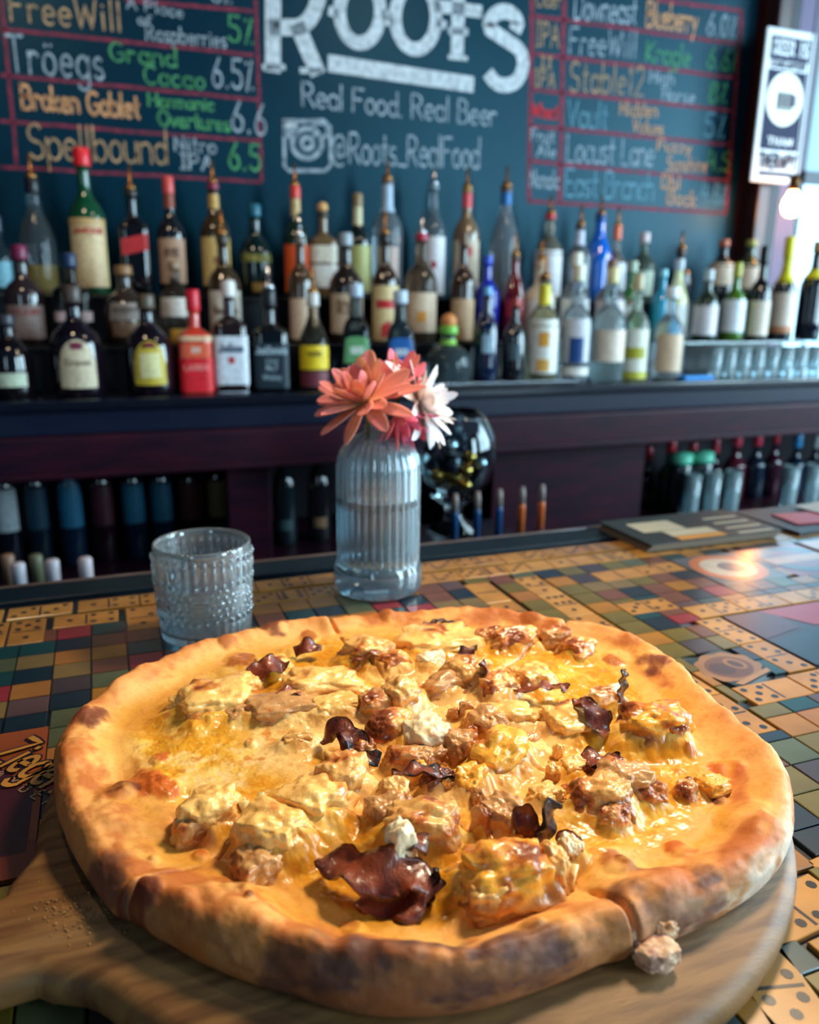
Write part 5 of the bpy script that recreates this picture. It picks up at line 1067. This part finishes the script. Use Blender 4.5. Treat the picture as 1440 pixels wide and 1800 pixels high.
# bacon: bent strips
def bacon(pts, wd, char_=.3, seedv=0, thick=.0016, up=None, fat=.35, name='bacon_strip'):
    """pts: (px, py, height above board) along the strip"""
    Q = []
    for (px, py, z) in pts: q = atz(px, py, PZ+z); Q.append((q[0], q[1], z))
    Q = crom(np.array(Q), 10); n = len(Q); m_ = 9; V = []; Cb = []
    lens = np.r_[0, np.cumsum(np.linalg.norm(np.diff(Q, axis=0), axis=1))]; 
    for side in (1, -1):
        for i in range(n):
            t_ = Q[min(i+1, n-1)]-Q[max(i-1, 0)]; t_ = t_/np.linalg.norm(t_)
            uv = np.array(up if up is not None else (0, 0, 1.)); sdv = np.cross(t_, uv); sdv = sdv/np.linalg.norm(sdv); nv = np.cross(sdv, t_)
            ww = wd*(.45+.55*math.sin(PI*min(max(i/(n-1)*.9+.05, 0), 1)))*(1+.15*float(vnoise(np.array([i*.4+seedv, 3., side*0.]))))
            for j in range(m_):
                u = -1+2*j/(m_-1)
                wav = .32*math.sin(lens[i]/wd*2.6+u*1.6+seedv)
                p = Q[i]+sdv*(u*ww)+nv*(wd*wav*(.3+.7*abs(u))+side*thick*(1-abs(u)**3)*.5+.25*wd*u*u)
                V.append(p)
    V = np.array(V); K_ = n*m_; V[:, 2] += .0030*fbm(V*[1, 1, 0]+seedv, 120, 4); V[:, 0] += .0016*fbm(V*[1, 1, 0]+seedv+5, 150, 3)
    g1 = fbm(V+seedv, 90, 4); g2 = fbm(V+seedv, 300, 3); uu = np.tile(np.linspace(-1, 1, m_), 2*n); tt = np.tile(np.repeat(np.linspace(0, 1, n), m_), 2)
    C_ = np.array([140, 64, 36.])+np.zeros((2*K_, 3))
    C_ = mx(C_, (84, 30, 22), sstep(-.1, .3, g1)); C_ = mx(C_, (196, 130, 92), sstep(.1, .35, np.sin(uu*4.5+tt*2+seedv)*.5+g1-.2)*fat)
    C_ = mx(C_, (22, 14, 18), sstep(.35, .9, np.abs(uu)*.55+tt*.5*char_*2+.8*g2-.25+char_*.5-.1)*min(1, .4+char_))
    Fc = []
    for i in range(n-1):
        for j in range(m_-1):
            a_ = i*m_+j; Fc.append((a_, a_+m_, a_+m_+1, a_+1)); b_ = K_+a_; Fc.append((b_, b_+1, b_+m_+1, b_+m_))
        for j in (0, m_-1):
            a_ = i*m_+j; q = (a_, K_+a_, K_+a_+m_, a_+m_); Fc.append(q if j == 0 else q[::-1])
    for j in range(m_-1):
        for i in (0, n-1):
            a_ = i*m_+j; q = (a_, a_+1, K_+a_+1, K_+a_); Fc.append(q if i == 0 else q[::-1])
    c = V.mean(0); c[2] = 0
    me = raw(name, V-c, np.array(Fc), baconm); set_col(me, C_); obj(name, me, pz, (c[0]-pl[0], c[1]-pl[1], 0))
bacon([(572,1515,.016),(620,1530,.021),(680,1540,.022),(730,1545,.020),(762,1580,.014)], .0105, .35, 1, .003, (.15, -.55, .8), .12)
bacon([(640,1575,.011),(690,1590,.012),(750,1600,.012)], .010, .2, 7, .003, (0, -.6, .8), .1)
bacon([(750,1600,.006),(762,1560,.016),(768,1530,.024)], .004, 1.0, 5, .003, (.9, -.4, .2), .0)
bacon([(690,1500,.024),(720,1485,.026),(752,1490,.025)], .008, .4, 3, .003, None, .2)
bacon([(945,1505,.010),(955,1460,.022),(965,1425,.033),(972,1408,.037)], .0068, 1.0, 2, .0035, (.5, -.9, .1), .0)
bacon([(930,1490,.010),(925,1450,.022),(915,1415,.030)], .006, .3, 4, .003, (-.4, -.9, .1), .3)
bacon([(985,1490,.012),(1000,1470,.018),(1015,1500,.016)], .005, .2, 8, .002, None, .6)
bacon([(572,1300,.016),(595,1285,.024),(620,1300,.023),(640,1330,.017),(668,1340,.015)], .0075, .6, 6, .002, (.2, -.5, .8), .25)
bacon([(600,1290,.022),(612,1318,.017),(650,1345,.014)], .0045, .3, 9, .002, None, .5)
bacon([(690,1365,.018),(730,1358,.022),(770,1360,.02),(800,1366,.017)], .0055, .6, 10, .002, None, .2)
bacon([(850,1205,.016),(852,1180,.026),(842,1165,.031)], .006, .2, 11, .002, (.8, -.6, .1), .6)
bacon([(905,1215,.016),(940,1212,.019),(980,1208,.02),(995,1218,.017)], .0055, .3, 12, .002, None, .25)
bacon([(1090,1235,.014),(1093,1205,.026),(1096,1178,.040)], .0042, 1.0, 13, .002, (.3, -.9, .1), 0)
bacon([(1015,1235,.024),(1040,1250,.026),(1055,1275,.022),(1062,1295,.016)], .0075, .3, 14, .002, (0, -.4, .9), .2)
bacon([(440,1195,.014),(470,1175,.020),(500,1165,.018)], .008, .2, 15, .002, (0, -.5, .9), .15)
bacon([(518,1150,.012),(540,1138,.018),(565,1145,.013)], .0055, .3, 16, .002, (0, -.5, .9), .05)
bacon([(480,1225,.018),(500,1220,.021),(530,1226,.018)], .005, .2, 17, .002, None, .5)
bacon([(740,1105,.014),(770,1092,.018),(800,1096,.017),(820,1105,.014)], .003, 1.0, 18, .002, None, 0)
bacon([(1010,1345,.014),(1050,1338,.019),(1090,1345,.017)], .0075, .4, 19, .002, None, .4)
bacon([(830,1170,.012),(820,1150,.017),(830,1140,.014)], .006, .6, 20, .002, None, .1)
bacon([(840,1255,.010),(870,1275,.012),(900,1285,.010)], .006, .6, 22, .002, None, .1)
bacon([(620,1165,.016),(650,1150,.021),(680,1165,.017)], .004, .0, 23, .002, None, .7)
bacon([(1195,1385,.009),(1215,1380,.011),(1228,1388,.008)], .004, .5, 24, .002, None, .1)
blob(700,1530,60,40,'white',.030,.2,.9)
# cheese threads bridging the chunks
for a_, b_, w_ in [((848,1198,.022),(848,1228,.012),.0009),((842,1196,.022),(852,1226,.013),.0006),((428,1410,.019),(432,1440,.012),.0022),((412,1408,.02),(420,1436,.011),.0014),((462,1395,.02),(448,1436,.012),.0016),((1008,1520,.016),(1004,1575,.006),.0018)]:
    P0 = atz(a_[0], a_[1], PZ+a_[2]); P1 = atz(b_[0], b_[1], PZ+b_[2]); P0[2] = a_[2]; P1[2] = b_[2]; 
    mbt = MB().tube([P0-pl, (P0+P1)/2-pl+np.array([0, 0, -.0012]), P1-pl], [w_*1.5, w_*.8, w_*1.5], 8)
    mbt.build('cheese_thread', mat('cheese_thread', (244, 214, 140), .25, coat=.3), pz, smooth=True)
# torn dough flake and crumb by the front cut
def lumpo(name, px, py, w_, h_, ht, col1, col2, z0, label=None, parent=pz):
    c = atz(px, py, PZ+z0); a = pr_(w_, (px, py))*.5; b = pr_(h_, (px, py))*.5; P = CSV.copy(); ln = np.linalg.norm(P, axis=1, keepdims=True); P = P/ln*(.5+.4*ln)
    n_ = fbm(CSV/ln+px, 2, 4); P = P*(1+.35*n_)[:, None]*np.array([a, b, ht]); P[:, 2] += ht+z0; P[:, 2] = np.maximum(P[:, 2], .0003)
    g1 = fbm(P+px, 200, 4); C_ = mx(np.array(col1, float)+np.zeros((len(P), 3)), col2, sstep(-.1, .35, g1))
    me = raw(name, P, CSF, doughm); set_col(me, C_)
    if parent is None: o = obj(name, me, None, (c[0], c[1], PZ+.0006))
    else: o = obj(name, me, parent, (c[0]-pl[0], c[1]-pl[1], 0))
    return o
tag(lumpo('crust_crumb', 1152, 1700, 84, 62, .006, (226, 186, 150), (176, 126, 110), 0, None, None), 'loose torn crumb of floury crust lying on the board at the front cut', 'crumb')
lumpo('dough_flake', 1160, 1655, 60, 46, .007, (196, 140, 96), (236, 206, 168), .002)
lumpo('dough_flake', 1112, 1668, 34, 30, .006, (244, 226, 200), (220, 180, 130), .003)
# ================================================================ bud vase with flowers
gls = mat('vase_glass', (226, 244, 252), .0, trans=.90, ior=1.47, coat=.5)
watr = glass('water', (214, 236, 244), 1.33)
VX, VY = .249, .737
vz = thing('bud_vase', (VX, VY, BZ+.0006), 'ribbed clear glass bottle vase half filled with water', 'vase')
SEG = 216
def ringmesh(prs, fn, cap0=True):
    V = []; Fc = []
    for i, (r, z) in enumerate(prs):
        for k in range(SEG): a = 2*PI*k/SEG; q = fn(r, z, a, i); V.append((q*math.cos(a), q*math.sin(a), z))
    return np.array(V), gridfaces(len(prs), SEG)
ro = [(.0001, 0), (.040, 0), (.0435, .002), (.0452, .006), (.0454, .016), (.0448, .026), (.043, .0295), (.0425, .032)]
ro += [(.0425, z) for z in np.linspace(.036, .126, 14)]
ro += [(.0425*math.cos(a)**.75 if a < 1.35 else .0, .126+.036*math.sin(a)) for a in np.linspace(.1, 1.25, 12)]
ro = [p for p in ro if p[0] > 0.0135 or p[1] < .01]
ro += [(.0132, .1635), (.0128, .170), (.0128, .176), (.0140, .179), (.0142, .182), (.0125, .1835)]
nout = len(ro)
ri = [(.0112, .182), (.0108, .172), (.0112, .163)]+[(max(.0112, .0398*math.cos(a)**.75), .124+.0355*math.sin(a)) for a in np.linspace(1.2, .1, 10)]+[(.0398, z) for z in np.linspace(.118, .034, 10)]+[(.037, .022), (.02, .018), (.0001, .017)]
def vfn(r, z, a, i):
    if i < nout and .031 < z < .163:
        e_ = min(1, (z-.031)/.004)*min(1, (.166-z)/.01); return r*(1-.055*e_*(1-abs(math.cos(17*a))))
    if i >= nout and .03 < z < .15: return r*(1+.006*math.cos(36*a))
    return r
V, Fc = ringmesh(ro+ri, vfn); obj('glass_body', raw('glass_body', V, Fc, gls), vz)
wl = .098
V, Fc = ringmesh([(.0001, .0169), (.02, .0179), (.0371, .0219), (.0399, .034)]+[(.03995, z) for z in np.linspace(.04, wl, 6)]+[(.038, wl-.0004), (.0001, wl-.0006)], lambda r, z, a, i: r*(1+.006*math.cos(36*a)) if z > .03 and r > .039 else r)
obj('water', raw('water', V, Fc, watr), vz)
# flowers
petm = mat('petal', (240, 110, 110), .5, attr=True, sss=.2, spec=.3)
leafm = mat('stem_green', (86, 110, 60), .5)
def petal_mesh(L, Wd, curl, cols, tip=.25, cup=.25):
    n, m_ = 12, 6; V = []; C_ = []
    for i in range(n+1):
        t_ = i/n; w_ = Wd*(math.sin(PI*min(1, (t_*.86+.09)))**.75)*(.6+.4*t_) if t_ < .999 else Wd*.12
        for j in range(m_+1):
            u = -1+2*j/m_; x = u*w_; y = L*t_; z = curl*L*t_*t_+cup*w_*u*u-.04*w_*math.cos(u*PI*2)
            V.append((x, y, z)); f = t_
            c = [cols[0][q]*(1-f)**1.5+cols[1][q]*(1-(1-f)**1.5) for q in range(3)]
            s_ = 1-.06*abs(math.sin(u*7)); C_.append([v*s_ for v in c])
    K_ = len(V); V2 = V+[(x, y, z-.00035) for x, y, z in V]; Fc = []
    for i in range(n):
        for j in range(m_):
            a_ = i*(m_+1)+j; Fc.append((a_, a_+1, a_+m_+2, a_+m_+1)); Fc.append((K_+a_, K_+a_+m_+1, K_+a_+m_+2, K_+a_+1))
    for i in range(n):
        for j in (0, m_):
            a_ = i*(m_+1)+j; q = (a_, a_+m_+1, K_+a_+m_+1, K_+a_); Fc.append(q if j == 0 else q[::-1])
    me = raw('petal', V2, np.array(Fc), petm); set_col(me, C_+C_); return me
def flower(name, label, c, axis, layers, cols, stem_to, disc=None, az_skip=None, seedv=1):
    rsf = random.Random(seedv); ax = Vector(axis).normalized(); q = ax.to_track_quat('Z', 'Y')
    t = thing(name, tuple(c), label, 'flower', 'flowers in the bud vase'); i = 0
    for (n, elev, L, Wd, curl, off) in layers:
        mm = [petal_mesh(L*s_, Wd*rsf.uniform(.85, 1.1), curl+rsf.uniform(-.08, .08), cols, cup=rsf.uniform(.1, .4)) for s_ in (.85, 1, 1.1)]
        for k in range(n):
            az = 2*PI*(k+off)/n+rsf.uniform(-.12, .12)
            if az_skip and az_skip(az): continue
            o = bpy.data.objects.new('petal', mm[rsf.randint(0, 2)]); COL.objects.link(o); o.parent = t
            e_ = math.radians(elev+rsf.uniform(-9, 9))
            m4 = q.to_matrix().to_4x4() @ Matrix.Rotation(az, 4, 'Z') @ Matrix.Translation((0, .003, 0)) @ Matrix.Rotation(e_, 4, 'X') @ Matrix.Rotation(rsf.uniform(-.25, .25), 4, 'Y')
            o.matrix_local = m4
    if disc:
        mbd = MB()
        for k in range(36):
            r = .0075*math.sqrt(k/36); a = k*2.4; mbd.ball(tuple(q @ Vector((r*math.cos(a), r*math.sin(a), .004+.003*(1-r/.0075)))), .0014, 6)
        mbd.build('flower_centre', mat('centre_%d' % disc[0], disc, .6), t, smooth=True)
    st = Vector(stem_to)-Vector(c); MB().tube([ax*-.001, ax*-.010+st*.1, st*.45+Vector((0, 0, .004)), st], [.0024, .0018, .0016, .0016], 8).build('stem', leafm, t, smooth=True)
    return t
def fp(px, py, y): return aty(px, py, y)
c1 = fp(640, 706, VY-.014)
flower('chrysanthemum', 'coral pink chrysanthemum leaning left out of the vase', c1, (-.40, -.30, .85), [(11, 2, .054, .0112, -.10, 0), (11, 20, .050, .0115, -.02, .5), (9, 42, .040, .0108, .12, .2), (6, 64, .032, .009, .2, .6)], ((255, 206, 150), (255, 138, 138)), (VX-.006, VY, BZ+.05), (226, 160, 60), None, 3)
c2 = fp(738, 712, VY-.004)
flower('chrysanthemum', 'white chrysanthemum with pink lower petals facing right', c2, (.75, -.5, .35), [(12, 4, .049, .0098, -.15, 0), (11, 22, .044, .0096, -.02, .5), (10, 44, .036, .0072, .1, .2), (7, 64, .028, .006, .15, .6)], ((255, 240, 224), (255, 244, 246)), (VX+.004, VY+.002, BZ+.04), (232, 200, 140), None, 5)
c3 = fp(700, 694, VY+.022)
flower('chrysanthemum', 'hot pink chrysanthemum standing upright behind the two others', c3, (.15, -.15, 1), [(11, 15, .036, .0084, .0, 0), (10, 42, .042, .009, .05, .5), (8, 62, .044, .009, .1, .3)], ((255, 186, 190), (255, 112, 132)), (VX+.002, VY-.003, BZ+.045), None, None, 8)
c4 = fp(700, 722, VY-.016)
flower('chrysanthemum', 'drooping rose pink bloom hanging over the vase neck', c4, (.30, -.45, -.75), [(11, 42, .036, .0066, .05, 0), (9, 62, .040, .0066, .08, .5)], ((250, 170, 190), (246, 92, 134)), (VX+.001, VY+.002, BZ+.12), None, None, 9)

# ================================================================ tumbler
TX, TY = .068, .675
tb = thing('embossed_tumbler', (TX, TY, BZ+.0006), 'short clear water glass embossed with beads and ribs left of the vase', 'glass')
SEG = 320; Hh_ = .0865
zs = np.linspace(.003, .080, 84)
po = [(.0001, .001), (.030, 0), (.035, .001), (.0372, .003)]+[(float(np.interp(z, [0, .02, .035, .06, .08], [.0374, .0390, .0400, .0412, .0415])), z) for z in zs]+[(.0412, .083), (.0411, .0855), (.0400, .0865)]
no = len(po)
pi_ = [(.0388, .0855), (.0386, .08)]+[(float(np.interp(z, [.012, .06, .08], [.0350, .0380, .0386])), z) for z in np.linspace(.074, .012, 12)]+[(.033, .0085), (.02, .0075), (.0001, .0072)]
NB = 34
def tfn(r, z, a, i):
    if i >= no: return r
    d = 0
    if .002 < z < .022:                 # long flutes at the foot
        d = .0011*abs(math.cos(NB*a/2))*min(1, (.022-z)/.003)*min(1, (z-.002)/.003)
    for zc in (.0245, .0560, .0765):    # rows of beads
        q = (z-zc)/.0021
        if abs(q) < 1: d = max(d, .0024*math.sqrt(1-q*q)*max(0, math.cos(NB*a))**.6)
    if .060 < z < .073: d = max(d, .0019*math.sin(PI*(z-.060)/.013)**.6*max(0, math.cos(NB*a))**.7)   # short ribs
    if .027 < z < .054:                 # scalloped medallions of beads
        zc = .0405; n_ = 7; aa = (a*n_/(2*PI)) % 1-.5; x = aa*2*PI/n_*.0405; y = z-zc; rr_ = math.hypot(x, y)
        for R0 in (.0118, .0066):
            q = (rr_-R0)/.0019
            if abs(q) < 1:
                ph = math.atan2(y, x)*(R0/.0019)*.62; d = max(d, .0017*math.sqrt(1-q*q)*(.35+.65*max(0, math.cos(round(R0/.0011)*math.atan2(y, x)))))
        if rr_ < .0030: d = max(d, .0017*math.sqrt(1-(rr_/.003)**2))
        if rr_ > .0135: d = max(d, .0010*abs(math.cos(60*a))*abs(math.cos(y*900)))
    return r+d
V, Fc = ringmesh(po+pi_, tfn); obj('glass_body', raw('glass_body', V, Fc, mat('tumbler_glass', (236, 246, 250), .0, trans=.90, ior=1.47, coat=.5)), tb)
wl = .052
V, Fc = ringmesh([(.0001, .0071), (.02, .0074), (.0331, .0084), (.0351, .012)]+[(.0351+(.0374-.0351)*(z-.012)/(wl-.012), z) for z in np.linspace(.02, wl, 5)]+[(.036, wl-.0004), (.0001, wl-.0006)], lambda r, z, a, i: r)
obj('water', raw('water', V, Fc, watr), tb)
